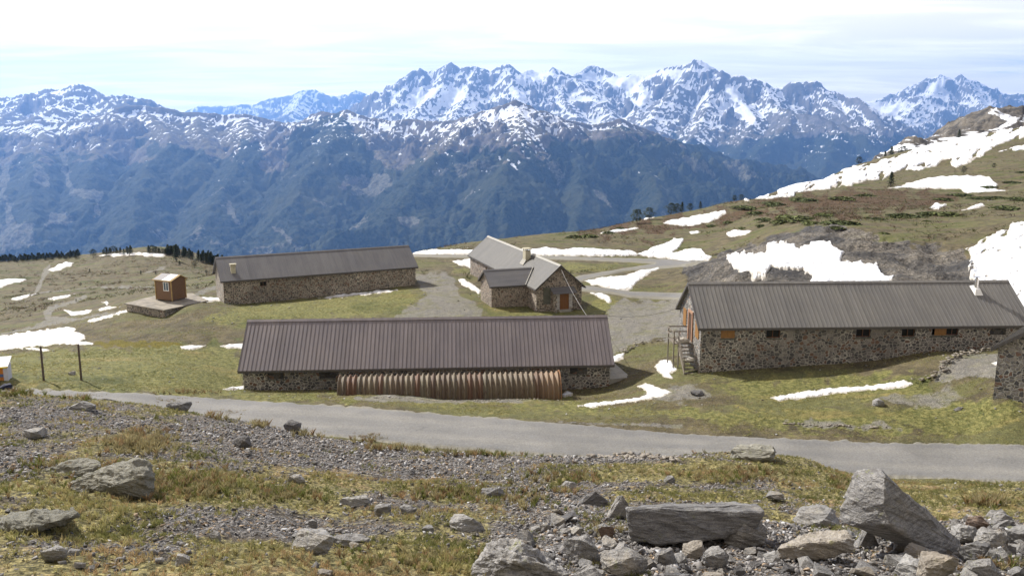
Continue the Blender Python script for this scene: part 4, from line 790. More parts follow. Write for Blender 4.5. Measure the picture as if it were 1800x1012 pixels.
def clump(name, loc, s, m, label, cat, group=None, seed=1):
    bm = bmesh.new(); bmesh.ops.create_icosphere(bm, subdivisions=3, radius=1)
    for v in bm.verts:
        q = np.array(v.co); v.co = Vector((q[0] * s[0], q[1] * s[1], q[2] * s[2])) * (1 + .22 * float(pn(np.array(q[0] * 1.7 + seed), np.array(q[1] * 1.7 + q[2])))); v.co.z = max(v.co.z, -s[2] * .35)
    me = bpy.data.meshes.new(name); bm.to_mesh(me); bm.free(); o = link(name, me, m, None, True); o.location = loc; return tag(o, label, cat, group)
def stw(x, y, z): 
    c_, s_ = math.cos(YC), math.sin(YC); return (OC[0] + x * c_ - y * s_, OC[1] + x * s_ + y * c_, GC + z)
clump('snow_clump', stw(-.5, 2.85, pz + .13), (.5, .34, .3), m_snow, 'lump of snow on the landing at the head of the wooden stairs', 'snow')
clump('snow_clump', stw(-.3, 1.05, (pz * .45 + g0 * .55) + .12), (.34, .3, .22), m_snow, 'small lump of snow halfway down the wooden stairs', 'snow', seed=4)

# ------------------------------------------------------------------ stone house with a wing
YM = math.radians(-71.4); GM = -21.0; HM = -18.35 - GM; OM = (-6.54, 124.51, GM)
wx_ = 7.0
hM = [(8.2, 8.8, HM - 1.15, HM - .55)]
RM = house('stone_house', 'L-shaped stone house with pale roof, chimney and brown door, standing between the barracks', 'house', OM, YM, 29.0, 6.3, HM, 2.7, m_stone2, m_roofC, .21, hM, over=(.3, .3, .25, .45), rib=.015, cap=flat_mat('pale_ridge', (.33, .32, .29), .08))
window(RM, *hM[0], .3 + .15)
# wing: second roof and walls are parts of the same house; built in the wing's own frame and moved into the house's frame
wyaw = math.radians(18.6); tmp = bpy.data.objects.new('wing', None); COL.objects.link(tmp); tmp.empty_display_size = .3
house('wing', None, None, (0, 0, 0), 0, 6.6, 5.07, HM, 1.6, m_stone2, m_roofD, .21, (), over=(.28, .28, .28, .0), rib=.015, parent=tmp)
dx_, dy_ = -2.6 - OM[0], 98.55 - OM[1]; cm, sm2 = math.cos(-YM), math.sin(-YM)
lx_, ly_ = dx_ * cm - dy_ * sm2, dx_ * sm2 + dy_ * cm; Mw = Matrix.Translation((lx_, ly_, .02)) @ Matrix.Rotation(wyaw - YM, 4, 'Z')
for ch_ in list(tmp.children):
    if ch_.name.startswith('bargeboard') or ch_.name.startswith('fascia') or ch_.name.startswith('soffit') or True:
        ch_.data.transform(Mw)
        for g2 in ch_.children: g2.data.transform(Mw)
        ch_.parent = RM
bpy.data.objects.remove(tmp)
LM = 29.0; ex_ = LM - .45                       # gable plane x = ex_
def gm_(y, z): return (ex_, y, z)
po = MB(); po.box(ex_ + .0, ex_ + .5, 2.3, 4.75, -.6, 2.05); por = po.build('porch', m_stone2, RM)
dd_ = MB(); [dd_.box(ex_ + .5, ex_ + .54, 3.05 + i * .22 + .008, 3.27 + i * .22 - .008, .1, 1.98) for i in range(5)]; dd_.build('door', m_door, RM)
qn = MB()
for i in range(7):
    w_ = .3 if i % 2 else .42; qn.box(ex_ + .5, ex_ + .53, 3.0 - w_, 3.0, .1 + i * .27, .1 + i * .27 + .24)
for i in range(4):
    qn.box(ex_ + .5, ex_ + .53, 4.2, 4.62, .3 + i * .42, .3 + i * .42 + .39)
qn.build('door_quoins', flat_mat('whitewashed_stone', (.42, .40, .385), .25, 5), por)
aw = MB(); aw.hexa([(ex_ + .0, 2.0, 2.62), (ex_ + .0, 5.0, 2.62), (ex_ + 1.05, 5.0, 2.05), (ex_ + 1.05, 2.0, 2.05)], [(ex_ + .0, 2.0, 2.70), (ex_ + .0, 5.0, 2.70), (ex_ + 1.05, 5.0, 2.13), (ex_ + 1.05, 2.0, 2.13)]); aw.build('porch_roof', m_roofD, RM)
pp = MB(); pp.box(ex_ + .0, ex_ + .06, 1.15, 2.05, .75, 2.7); pp.build('blocked_window', m_plaster, RM)
sp = MB(); sp.box(ex_ + .5, ex_ + .95, 2.95, 4.3, -.3, .1); sp.build('doorstep', m_conc, RM)
cxm = 29 - 9.6; cym = 2.35; czm = HM + cym * 2.7 / 3.15
c3 = MB(); c3.box(cxm - .5, cxm + .5, cym - .35, cym + .35, czm - .4, czm + 1.15); c3o = c3.build('chimney', m_cream, RM)
c4 = MB(); [c4.box(cxm + a_, cxm + a_ + .12, cym + b_, cym + b_ + .12, czm + 1.15, czm + 1.35) for a_ in (-.48, .36) for b_ in (-.33, .21)]; c4.box(cxm - .6, cxm + .6, cym - .45, cym + .45, czm + 1.35, czm + 1.45); c4.build('chimney_cap', m_cream, c3o)
c5 = MB(); c5.hexa([(cxm - .7, cym - .75, czm - .6), (cxm + .7, cym - .75, czm - .6), (cxm + .6, cym - .3, czm - .22), (cxm - .6, cym - .3, czm - .22)], [(cxm - .7, cym - .75, czm - .54), (cxm + .7, cym - .75, czm - .54), (cxm + .6, cym - .3, czm + .1), (cxm - .6, cym - .3, czm + .1)]); c5.build('flashing', m_conc, c3o)
vy = MB()   # valley flashing where the wing meets the main roof
pA = Mw @ Vector((4.43, 0, HM)); pB = Mw @ Vector((6.25, 2.53, HM + 1.6)); vy.hexa([pA + Vector((0, -.02, .03)), pA + Vector((.16, -.02, .03)), pB + Vector((.16, 0, .05)), pB + Vector((0, 0, .05))], [pA + Vector((0, -.02, .07)), pA + Vector((.16, -.02, .07)), pB + Vector((.16, 0, .09)), pB + Vector((0, 0, .09))]); vy.build('valley_flashing', m_conc, RM)

# ------------------------------------------------------------------ corner building at the right edge
YD = math.radians(47); GD = -16.85; WD = 7.2; OD = (30.75 + .731 * WD, 53.1 - .682 * WD, GD)
house('stone_building', 'stone building with a pitched grey-brown roof cut off by the right edge of the picture', 'building', OD, YD, 9, WD, -13.85 - GD, 2.7, m_stone, m_roofC, .33, (), over=(.3, .3, .45, .3))

# ------------------------------------------------------------------ hut on its stone platform
HP = MB(); pl_ = [(-45.1, 97.2), (-39.0, 93.4), (-35.9, 98.9), (-39.5, 103.5), (-43.2, 102.5)]
HP_ = empty('stone_platform', (-41, 98, -20.0)); tag(HP_, 'low masonry platform with a pale concrete top carrying the wooden hut', 'platform')
def prism(pts, z0, z1, name, m, parent):
    b_ = MB(); n_ = len(pts); b_.v = [(x + 41, y - 98, z0) for x, y in pts] + [(x + 41, y - 98, z1) for x, y in pts]; b_.f = [tuple(range(n_, 2 * n_)), tuple(range(n_))[::-1]] + [(i, (i + 1) % n_, n_ + (i + 1) % n_, n_ + i) for i in range(n_)]; return b_.build(name, m, parent)
cxx, cyy = np.mean(pl_, 0); prism([(x + (cxx - x) * .05, y + (cyy - y) * .05) for x, y in pl_], -2.6, -.12, 'platform_wall', m_stone3, HP_); prism(pl_, -.12, 0, 'platform_slab', flat_mat('worn_slab', (.215, .19, .15), .35, .9), HP_)
YH = math.radians(-23.8); HT = empty('wooden_hut', (-42.15, 99.17, -20.0), YH); tag(HT, 'small brown wooden hut with a white-framed window and a shiny pitched roof', 'hut')
wl, dl = 2.5, 2.2; m_hut = flat_mat('brown_plank_wall', (.155, .088, .045), .2, 3, .6, (1, 1, 12)); m_hut2 = flat_mat('tan_trim', (.36, .25, .10), .2)
hb_ = MB()
nb = 15
for i in range(nb):
    za, zb2 = .12 + i * 2.35 / nb, .12 + (i + 1) * 2.35 / nb - .012; hb_.box(0, wl, 0, dl, za, zb2)
hb_.box(.02, wl - .02, .02, dl - .02, .1, 2.46); hb_.poly([(wl, 0, 2.47), (wl, dl, 2.47), (wl, dl * .6, 2.92)]); hb_.poly([(0, 0, 2.47), (0, dl * .6, 2.92), (0, dl, 2.47)]); hb_.build('wall', m_hut, HT)
tr_ = MB(); [tr_.box(x - .05, x + .05, y - .05, y + .05, .05, 2.45) for x in (0, wl) for y in (0, dl)]; tr_.build('corner_post', m_hut2, HT)
fs = MB(); [fs.box(x, x + .25, y, y + .25, -.02, .1) for x in (.1, wl - .35) for y in (.1, dl - .35)]; fs.build('footing', m_trim, HT)
rf = MB(); ov = .25; sl1 = .45 / (dl * .6)
rf.hexa([(-ov, -ov, 2.47 - ov * sl1), (wl + ov, -ov, 2.47 - ov * sl1), (wl + ov, dl * .6, 2.92), (-ov, dl * .6, 2.92)], [(-ov, -ov, 2.54 - ov * sl1), (wl + ov, -ov, 2.54 - ov * sl1), (wl + ov, dl * .6, 2.99), (-ov, dl * .6, 2.99)])
sl3 = .45 / (dl * .4); rf.hexa([(-ov, dl + ov * .6, 2.47 - ov * .6 * sl3), (wl + ov, dl + ov * .6, 2.47 - ov * .6 * sl3), (wl + ov, dl * .6, 2.92), (-ov, dl * .6, 2.92)], [(-ov, dl + ov * .6, 2.54 - ov * .6 * sl3), (wl + ov, dl + ov * .6, 2.54 - ov * .6 * sl3), (wl + ov, dl * .6, 2.99), (-ov, dl * .6, 2.99)]); rfo = rf.build('roof', m_hut2, HT)
for nm, xa, xb, mm_ in (('grey_roof_panel', -.12, 1.2, flat_mat('grey_panel', (.12, .11, .12), .06, 2, .6)), ('white_roof_panel', 1.22, 2.45, m_white)):
    p_ = MB(); p_.hexa([(xa, -.18, 2.545 - .18 * sl1), (xb, -.18, 2.545 - .18 * sl1), (xb, dl * .58, 2.545 + dl * .58 * sl1), (xa, dl * .58, 2.545 + dl * .58 * sl1)], [(xa, -.18, 2.57 - .18 * sl1), (xb, -.18, 2.57 - .18 * sl1), (xb, dl * .58, 2.57 + dl * .58 * sl1), (xa, dl * .58, 2.57 + dl * .58 * sl1)]); p_.build(nm, mm_, rfo)
wf = MB(); wf.box(1.28, 2.12, -.06, .0, 1.2, 1.28).box(1.28, 2.12, -.06, 0, 2.2, 2.27).box(1.28, 1.35, -.06, 0, 1.28, 2.2).box(2.05, 2.12, -.06, 0, 1.28, 2.2).box(1.67, 1.73, -.06, 0, 1.28, 2.2); wfo = wf.build('window', m_white, HT); pn_ = MB(); pn_.box(1.35, 2.05, -.03, -.012, 1.28, 2.2); pn_.build('pane', flat_mat('hut_glass', (.10, .13, .16), .3, 5, .1, bump=0), wfo)
mt_ = MB(); [mt_.box(-.16, -.01, .3, .5, z, z + .22) for z in (1.15, 1.5, 1.85)]; mt_.build('meter_box', m_white, HT)

# ------------------------------------------------------------------ poles, kiosk, cables
m_pole = flat_mat('weathered_pole', (.10, .075, .06), .25, 6)
for (px, py, top, lb) in ((77, 669, 606, 'thin weathered wooden post in the meadow, nearer the left edge'), (143, 668, 602, 'thin weathered wooden post in the meadow, the taller one to the right')):
    p = hit(px, py, 54, 90); h_ = (py - top) * p.y / F * 1.02; q_ = MB(); q_.bar((0, 0, -.4), (.02, 0, h_), .085, 8, .07).bar((.02, 0, h_), (.02, 0, h_ + .03), .072, 8, .04); o = q_.build('wooden_post', m_pole); o.location = p; tag(o, lb, 'post', 'wooden posts in the meadow')
p = hit(15, 669, 54, 90); K = empty('kiosk', (p.x, p.y, p.z), math.radians(20)); tag(K, 'small orange and white market kiosk cut off by the left edge of the picture', 'kiosk')
kb = MB(); kb.box(-2.6, -.02, 0, 1.7, -.3, 1.45); kb.build('body', flat_mat('orange_panel', (.52, .19, .03), .15, 2), K); kc = MB(); kc.box(-.35, .0, -.03, 1.72, -.3, 1.5); kc.build('corner_panel', flat_mat('pale_lilac_panel', (.52, .52, .56), .06), K)
kd = MB(); kd.hexa([(-2.7, -.2, 1.42), (.1, -.2, 1.42), (.1, 1.9, 1.95), (-2.7, 1.9, 1.95)], [(-2.7, -.2, 1.5), (.1, -.2, 1.5), (.1, 1.9, 2.03), (-2.7, 1.9, 2.03)]); kdo = kd.build('roof', m_white, K); ke = MB(); ke.box(-2.7, .1, -.24, -.205, 1.36, 1.5); ke.build('roof_edge', flat_mat('yellow_edge', (.65, .5, .04), .1), kdo)
kf = MB(); kf.hexa([(-2.5, -.025, .62), (-.36, -.025, .42), (-.36, -.025, .72), (-2.5, -.025, .95)], [(-2.5, -.04, .62), (-.36, -.04, .42), (-.36, -.04, .72), (-2.5, -.04, .95)]); kf.build('blue_stripe', flat_mat('blue_band', (.10, .14, .26), .1), K); K.scale = (.78, .78, .74)
def cable(A0, B0, sag, r, name, label, m):
    A0, B0 = Vector(A0), Vector(B0); q_ = MB(); prev = None; n_ = 18
    for i in range(n_ + 1):
        f_ = i / n_; p = A0.lerp(B0, f_); p.z -= sag * 4 * f_ * (1 - f_)
        if prev is not None: q_.bar(prev - A0, p - A0, r, 5)
        prev = p
    o = q_.build(name, m); o.location = A0; tag(o, label, 'cable'); return o
gp = Vector((OM[0] + math.cos(YM) * 29.1 - math.sin(YM) * 3.15, OM[1] + math.sin(YM) * 29.1 + math.cos(YM) * 3.15, GM + HM + 2.2))
r1 = Vector((OA[0] + math.cos(YA) * 28.7 - math.sin(YA) * 4, OA[1] + math.sin(YA) * 28.7 + math.cos(YA) * 4, GZ + HE + 3.28)); r2 = r1 + Vector((1.5, .1, .02))
cable(gp, r1, .25, .018, 'overhead_cable', 'pale overhead cable running from the house gable down to the front barrack roof', flat_mat('pale_cable', (.25, .24, .23), .1))
cable(r2, (OC[0] - .1, OC[1] + 6.6, -15.25), .45, .016, 'overhead_cable', 'thin dark cable slung between the front barrack ridge and the right barrack gable', m_trim)

# ================================================================== STONES
m_rock, t, b = mat('shale_rock'); o = geo(t)['Position']; ob = objco(t)
a1 = t.noise(o, 2.2, 6, .65); a2 = t.noise(o, 16, 5, .7); a3 = t.noise(t.mapv(ob, (1.2, 1.2, 9), rot=(.35, .2, .3)), 4, 5, .65, .6); a4 = t.noise(o, 70, 3, .7); oi = t.new('ShaderNodeObjectInfo')
c = t.mix(t.ramp(a3, .3, .7), (.15, .145, .14), (.33, .32, .30)); c = t.mix(t.ramp(a1, .52, .7), c, (.33, .30, .25)); c = t.mix(t.ramp(a2, .56, .72), c, (.13, .125, .125))
c = t.mix(t.ramp(t.noise(o, 6, 5, .75), .60, .70), c, (.235, .24, .13)); c = t.mul(c, t.mix(oi.outputs['Random'], (.72, .72, .74), (1.22, 1.2, 1.18))); c = t.mul(c, t.mix(t.ramp(a4, .25, .75), (.72, .72, .72), (1.25, 1.25, 1.25)))
t.put(c, b.inputs['Base Color']); t.put(t.bump(t.math('ADD', t.math('ADD', a2, t.math('MULTIPLY', a4, .4)), t.math('MULTIPLY', a3, .9)), .9, .035), b.inputs['Normal'])
def tint(base, name, col, f):
    m = base.copy(); m.name = name; t = N(m.node_tree); b = t.n['Principled BSDF']; src = b.inputs['Base Color'].links[0].from_socket; t.put(t.mix(f, src, col), b.inputs['Base Color']); return m
m_rock_l = tint(m_rock, 'pale_rock', (.36, .35, .33), .3); m_rock_d = tint(m_rock, 'dark_rock', (.055, .052, .055), .55); m_rock_b = tint(m_rock, 'brown_rock', (.16, .085, .04), .6); m_rock_t = tint(m_rock, 'tan_rock', (.33, .27, .19), .4)
m_rock_y = tint(m_rock, 'lichen_rock', (.20, .19, .12), .45)
def hull(pts, sub=2, nz=.02, seed=0, bev=.0):
    bm = bmesh.new(); [bm.verts.new(p) for p in pts]
    r = bmesh.ops.convex_hull(bm, input=bm.verts); bmesh.ops.delete(bm, geom=list({g for g in r['geom_interior'] + r['geom_unused'] if isinstance(g, bmesh.types.BMVert)}), context='VERTS')
    if bev: bmesh.ops.bevel(bm, geom=list(bm.edges), offset=bev, segments=1, affect='EDGES', clamp_overlap=True)
    bmesh.ops.triangulate(bm, faces=bm.faces)
    for _ in range(sub): bmesh.ops.subdivide_edges(bm, edges=bm.edges, cuts=1, use_grid_fill=True)
    bmesh.ops.recalc_face_normals(bm, faces=bm.faces); bm.normal_update()
    co = np.array([v.co for v in bm.verts]); size = np.ptp(co, axis=0).max(); f = 3.2 / size
    d_ = ridged(co[:, 0] * f + co[:, 2] * f * 1.7 + seed, co[:, 1] * f + co[:, 2] * f * .9, 4, seed) - 1.0 + .6 * fbm(co[:, 0] * f * 3 + 7, co[:, 1] * f * 3 + co[:, 2] * f * 4, 3, seed + 3)
    for v, q in zip(bm.verts, d_): v.co += v.normal * float(q) * nz * size
    me = bpy.data.meshes.new('rock'); bm.to_mesh(me); bm.free(); return me
def slabpts(r, n=16, flat=.45, jag=.25):
    P_ = []
    for _ in range(n):
        an = r.random() * 6.283; rad = 1 - jag * r.random(); P_.append((math.cos(an) * rad * .5, math.sin(an) * rad * .5, (r.random() - .5) * flat))
    for _ in range(4): P_.append(((r.random() - .5) * .6, (r.random() - .5) * .6, flat * (.5 + .35 * r.random()))) 
    return P_
def setrock(me, m, loc, label, name='rock', group=None, cat='rock', rz=0., rot=None, sc=(1, 1, 1)):
    o = bpy.data.objects.new(name, me); COL.objects.link(o)
    if not me.materials: me.materials.append(m)
    o.location = loc; o.rotation_euler = rot or (0, 0, rz); o.scale = sc; return tag(o, label, cat, group)
def rockpx(pts, m, label, nz=.018, sub=3, seed=1, bev=.012):
    """boulder from outline points (column, row, distance); set at its own place and size"""
    W_ = [PY(*p) for p in pts]; c0 = sum(W_, Vector()) / len(W_); return setrock(hull([p - c0 for p in W_], sub, nz, seed, bev), m, c0, label, 'boulder', cat='boulder')
Dg = lambda px, py: hit(px, py, 4, 40).y
# the tall leaning boulder
d0 = Dg(1580, 965)
rockpx([(1497, 832, d0 + .1), (1515, 823, d0 + .15), (1548, 824, d0), (1556, 835, d0 - .25), (1488, 875, d0 - .05), (1473, 910, d0), (1500, 925, d0 - .2), (1555, 890, d0 - .42), (1565, 920, d0 - .45), (1620, 972, d0 - .25), (1655, 982, d0 - .15), (1692, 965, d0 + .1), (1690, 950, d0 + .25), (1560, 945, d0 - .1), (1530, 880, d0 + .8), (1600, 900, d0 + .7), (1560, 860, d0 + .5), (1640, 930, d0 + .5)], m_rock, 'tall leaning triangular boulder with a smooth grey face on its right side', .012, 4, 3, .01)
d1 = Dg(1210, 962)
rockpx([(1100, 893, d1 + .05), (1108, 948, d1 - .05), (1145, 958, d1 - .12), (1250, 950, d1 - .1), (1330, 930, d1), (1345, 900, d1 + .05), (1335, 888, d1 + .25), (1100, 890, d1 + .15), (1130, 886, d1 + .75), (1290, 883, d1 + .85), (1330, 886, d1 + .75), (1120, 950, d1 + .5), (1300, 940, d1 + .5)], m_rock, 'large flat-topped dark slab block resting on the rubble left of the pointed stone', .012, 4, 8, .015)
d2 = Dg(1305, 962)
rockpx([(1268, 930, d2), (1272, 955, d2 - .05), (1300, 897, d2 + .05), (1318, 896, d2 + .08), (1352, 930, d2 + .1), (1345, 958, d2), (1300, 965, d2 - .12), (1310, 930, d2 - .15), (1330, 925, d2 + .35), (1290, 925, d2 + .3)], m_rock, 'grey pointed stone leaning against the right end of the flat slab', .015, 4, 12)
d3 = Dg(1430, 985)
rockpx([(1365, 962, d3), (1370, 980, d3), (1400, 942, d3 + .2), (1430, 932, d3 + .3), (1490, 930, d3 + .3), (1503, 945, d3 + .1), (1500, 968, d3), (1460, 982, d3 - .1), (1400, 985, d3 - .1), (1420, 955, d3 - .12), (1480, 950, d3 - .08), (1440, 955, d3 + .5)], m_rock_t, 'long tan-topped block lying in the rubble in front of the leaning boulder', .02, 4, 5)
dl_ = Dg(190, 866)
rockpx([(92, 872, dl_), (130, 845, dl_ + .1), (200, 818, dl_ + .15), (238, 803, dl_ + .3), (262, 812, dl_ + .3), (272, 845, dl_ + .1), (264, 874, dl_ - .05), (200, 880, dl_ - .15), (150, 872, dl_ - .1), (210, 850, dl_ - .2), (255, 835, dl_ - .1), (150, 835, dl_ + .9), (250, 815, dl_ + 1.1), (180, 880, dl_ + .6)], m_rock_y, 'big layered lichen outcrop poking from the slope on the left', .03, 4, 21)
dl_ = Dg(120, 832)
rockpx([(62, 838, dl_), (100, 816, dl_ + .1), (140, 804, dl_ + .3), (172, 806, dl_ + .3), (178, 818, dl_), (150, 835, dl_ - .1), (100, 840, dl_ - .1), (120, 812, dl_ + .7), (170, 815, dl_ + .7), (80, 845, dl_ + .4)], m_rock_y, 'low rounded outcrop just above the big layered outcrop', .025, 4, 22)
dl_ = Dg(70, 938)
rockpx([(-40, 944, dl_), (0, 918, dl_ + .05), (60, 902, dl_ + .1), (110, 893, dl_ + .25), (140, 895, dl_ + .25), (132, 908, dl_), (60, 925, dl_ - .15), (30, 945, dl_ - .1), (-30, 955, dl_ - .05), (0, 905, dl_ + .7), (120, 900, dl_ + .7), (60, 950, dl_ + .3), (-50, 920, dl_ + .6)], m_rock_y, 'layered rock ledge at the left edge of the picture', .03, 4, 23)
dl_ = Dg(910, 1020)
rockpx([(822, 1010, dl_), (848, 972, dl_ + .1), (862, 950, dl_ + .2), (905, 946, dl_ + .25), (935, 962, dl_ + .1), (985, 995, dl_ + .1), (1000, 1015, dl_), (985, 1035, dl_ - .05), (900, 1040, dl_ - .15), (830, 1035, dl_ - .1), (900, 985, dl_ - .12), (860, 960, dl_ + .8), (960, 985, dl_ + .7)], m_rock, 'large rough lichen-spotted rock at the lower edge, centre of the picture', .035, 4, 31)
LIST = [  # px0, px1, top, base, depth ratio, material, label
 (1058, 1130, 868, 918, .7, m_rock, 'pale triangular rock behind the left end of the flat slab'), (1006, 1088, 864, 892, .5, m_rock_d, 'dark low block at the back of the rubble beside the triangular rock'),
 (1050, 1082, 922, 960, .7, m_rock_b, 'brown heart-shaped stone standing upright beside the flat slab'), (988, 1066, 943, 992, .8, m_rock, 'broad grey slab tilted in the grass below the brown upright stone'),
 (1040, 1155, 972, 1016, .6, m_rock, 'striped grey slab at the lower edge of the picture below the brown upright stone'),
 (783, 860, 908, 937, .8, m_rock_l, 'pale flat rock with a dark shaded end in the grass'), (498, 590, 940, 974, .8, m_rock_l, 'whitish flat slab half sunk in yellow grass'), (575, 660, 945, 960, .5, m_rock, 'thin dark-edged slab right next to the whitish slab'),

 (66, 116, 963, 994, .9, m_rock_l, 'pale bluish stone near the lower left corner'), (113, 142, 966, 978, .7, m_rock_l, 'small pale splinter of stone beside the pale bluish stone'), (494, 531, 740, 762, .8, m_rock_d, 'dark rounded boulder on the brink above the road'), (404, 443, 768, 790, .8, m_rock_d, 'dark stone in the scree below the rounded boulder'),
 (364, 390, 933, 953, .8, m_rock_l, 'small light grey stone in the gravel of the left slope'), (303, 336, 974, 997, .8, m_rock, 'rounded grey stone near the lower left in bare gravel'), (270, 290, 980, 992, .8, m_rock, 'small grey stone just left of the rounded grey stone'),
 (1280, 1385, 790, 814, .7, m_rock_y, 'long lichen-covered rock on the brink of the slope above the road'), (1395, 1500, 902, 930, .8, m_rock_l, 'smooth pale grey rock behind the tan-topped block'), (1500, 1560, 925, 970, .7, m_rock, 'wedge stone under the overhang of the leaning boulder'),
 (1615, 1705, 980, 1030, .8, m_rock_t, 'rounded speckled stone at the lower edge below the leaning boulder'), (1575, 1655, 988, 1020, .9, m_rock_l, 'smooth grey slab at the lower edge left of the rounded speckled stone'), (1700, 1745, 908, 938, .8, m_rock_b, 'reddish brown stone in the rubble right of the leaning boulder'),
 (1672, 1742, 926, 962, .8, m_rock_l, 'pale plate leaning on the rubble right of the leaning boulder'), (1712, 1780, 935, 968, .8, m_rock, 'grey plate overlapping the rubble near the right edge'), (1688, 1750, 955, 990, .8, m_rock, 'faceted grey block below the pale plate'), (1738, 1790, 900, 930, .8, m_rock, 'blocky stone at the top of the rubble near the right edge'),
 (1770, 1830, 925, 965, .8, m_rock_l, 'light stone cut by the right edge of the picture'), (1700, 1780, 990, 1022, .8, m_rock, 'long grey stone in the lower right corner'), (1460, 1500, 945, 975, .8, m_rock, 'small block against the right end of the tan-topped block'),
 (1590, 1650, 962, 990, .8, m_rock_t, 'tan stone in the shadow below the leaning boulder'), (1145, 1200, 965, 1000, .8, m_rock, 'jagged stone in front of the dark slab block'), (1195, 1250, 955, 985, .8, m_rock_t, 'slanting tan flake in front of the dark slab block'), (1230, 1290, 965, 1000, .8, m_rock, 'cracked grey stone below the pointed stone'),
 (655, 690, 887, 908, .8, m_rock, 'ragged grey stone in the middle of the slope'), (700, 735, 890, 906, .8, m_rock, 'flat grey stone right of the ragged stone'), (738, 765, 925, 938, .8, m_rock_l, 'small bluish grey stone left of the pale flat rock'), (540, 560, 912, 930, .8, m_rock_l, 'small round whitish pebble-shaped stone above the whitish slab'), (500, 540, 835, 850, .6, m_rock, 'slim tilted flake in the scree of the left slope'),
 (590, 655, 875, 892, .6, m_rock_l, 'pale hump of rock in brown grass on the middle slope'), (840, 890, 862, 876, .7, m_rock, 'flat bluish slab in the scree at mid slope'), (985, 1015, 848, 862, .8, m_rock_l, 'small squared pale stone on the grass above the rubble'), (1345, 1385, 868, 884, .8, m_rock, 'low grey stone on the grass behind the rubble'), (1165, 1190, 838, 850, .8, m_rock, 'small dark block on the grass behind the flat slab'),
 (-10, 18, 676, 690, .9, flat_mat('blue_black', (.02, .022, .045), .2), 'blue-black lump standing in for a vehicle part at the left edge beside the road'), (285, 335, 708, 722, .7, m_rock, 'grey flake stone on the brink at the left above the road'), (30, 85, 755, 772, .7, m_rock_l, 'cluster of pale flakes on the upper left slope'), (110, 165, 707, 722, .7, m_rock_l, 'pale slab on the upper left brink'),  # the blue-black rock shape stands in for part of a vehicle
 (1535, 1560, 702, 716, .9, m_rock_l, 'light angular stone in the meadow in front of the right barrack'), (1212, 1242, 688, 697, .8, m_rock_d, 'dark flat stone pile on bare gravel below the wooden stairs'), (1676, 1694, 718, 724, .8, m_rock_d, 'thin dark stone in the meadow left of the corner building'), (118, 132, 653, 660, .8, m_rock_l, 'small pale slab at the foot of the taller wooden post'), (278, 292, 545, 556, .8, m_rock, 'loose stone at the front corner of the stone platform')]
rr2 = random.Random(11)
for i, (x0, x1, y0, y1, dr, m, lb) in enumerate(LIST):
    g_ = hit((x0 + x1) / 2, y1 - (y1 - y0) * .12, 4, 130); w_ = (x1 - x0) * g_.y / F; h_ = (y1 - y0) * g_.y / F * 1.05
    P_ = slabpts(rr2, 18, 1.0, .3); seed = i * 3 + 2
    if 'triangular' in lb or 'wedge' in lb: P_ = [(-.5, -.3, -.5), (.5, -.25, -.5), (.45, .4, -.5), (-.45, .4, -.5), (.02, 0, .5), (-.1, .15, .42), (.2, -.2, -.1)]
    if 'heart' in lb: P_ = [(-.5, 0, .35), (-.3, -.1, .5), (.4, 0, .5), (.5, .1, .2), (.05, -.1, -.6), (.3, .3, -.4), (-.2, .3, -.2), (.1, -.3, .1)]
    me = hull([(a_ * w_, b_ * w_ * dr, (c_ if abs(c_) < .5 else math.copysign(.5, c_)) * h_ * 1.15) for a_, b_, c_ in P_], 3 if w_ > .15 else 2, .022, seed)
    setrock(me, m, g_ + Vector((0, w_ * dr * .3, h_ * .22)), lb, 'boulder' if w_ > .5 else 'stone', cat='rock')
# unique small stones, then copies
VAR = []
for k in range(14):
    me = hull(slabpts(rr2, 12, .16 + .32 * rr2.random(), .45), 1, .03, 60 + k); VAR.append(me); me.materials.append([m_rock, m_rock, m_rock_l, m_rock_t, m_rock, m_rock_d][k % 6])
zones = [  # label, count, polygon, size range(m)
 ('loose grey shale stone in the rubble heap at the foot of the boulders', 'rubble stones around the boulders', 225, [(980, 900), (1110, 960), (1350, 955), (1480, 930), (1700, 905), (1830, 900), (1830, 1030), (900, 1030), (850, 990)], (.07, .30)),
 ('single stone lying loose on the grass and scree of the near slope', 'stones scattered on the near slope', 65, [(0, 715), (400, 745), (800, 805), (1250, 815), (1800, 860), (1800, 910), (1000, 880), (850, 1020), (0, 1020)], (.05, .15))]
def inpoly(P_, x, y):
    return bool(sdf(P_, np.array([float(x)]), np.array([float(y)]))[0] > 0)
for (lb, gp_, cnt, pl, (s0, s1)) in zones:
    k = 0
    while k < cnt:
        x, y = rr2.uniform(0, 1830), rr2.uniform(700, 1030)
        if not inpoly(pl, x, y): continue
        p = hit(x, y, 4, 34); s_ = s0 + (s1 - s0) * rr2.random() ** 2
        o = bpy.data.objects.new('shale_stone', VAR[rr2.randrange(14)]); COL.objects.link(o); o.scale = (s_ * rr2.uniform(.8, 1.4), s_ * rr2.uniform(.7, 1.1), s_ * rr2.uniform(.7, 1.2))
        o.location = p + Vector((0, 0, s_ * .10)); o.rotation_euler = (rr2.uniform(-.5, .5), rr2.uniform(-.5, .5), rr2.uniform(0, 6.28)); tag(o, lb, 'stone', gp_); k += 1
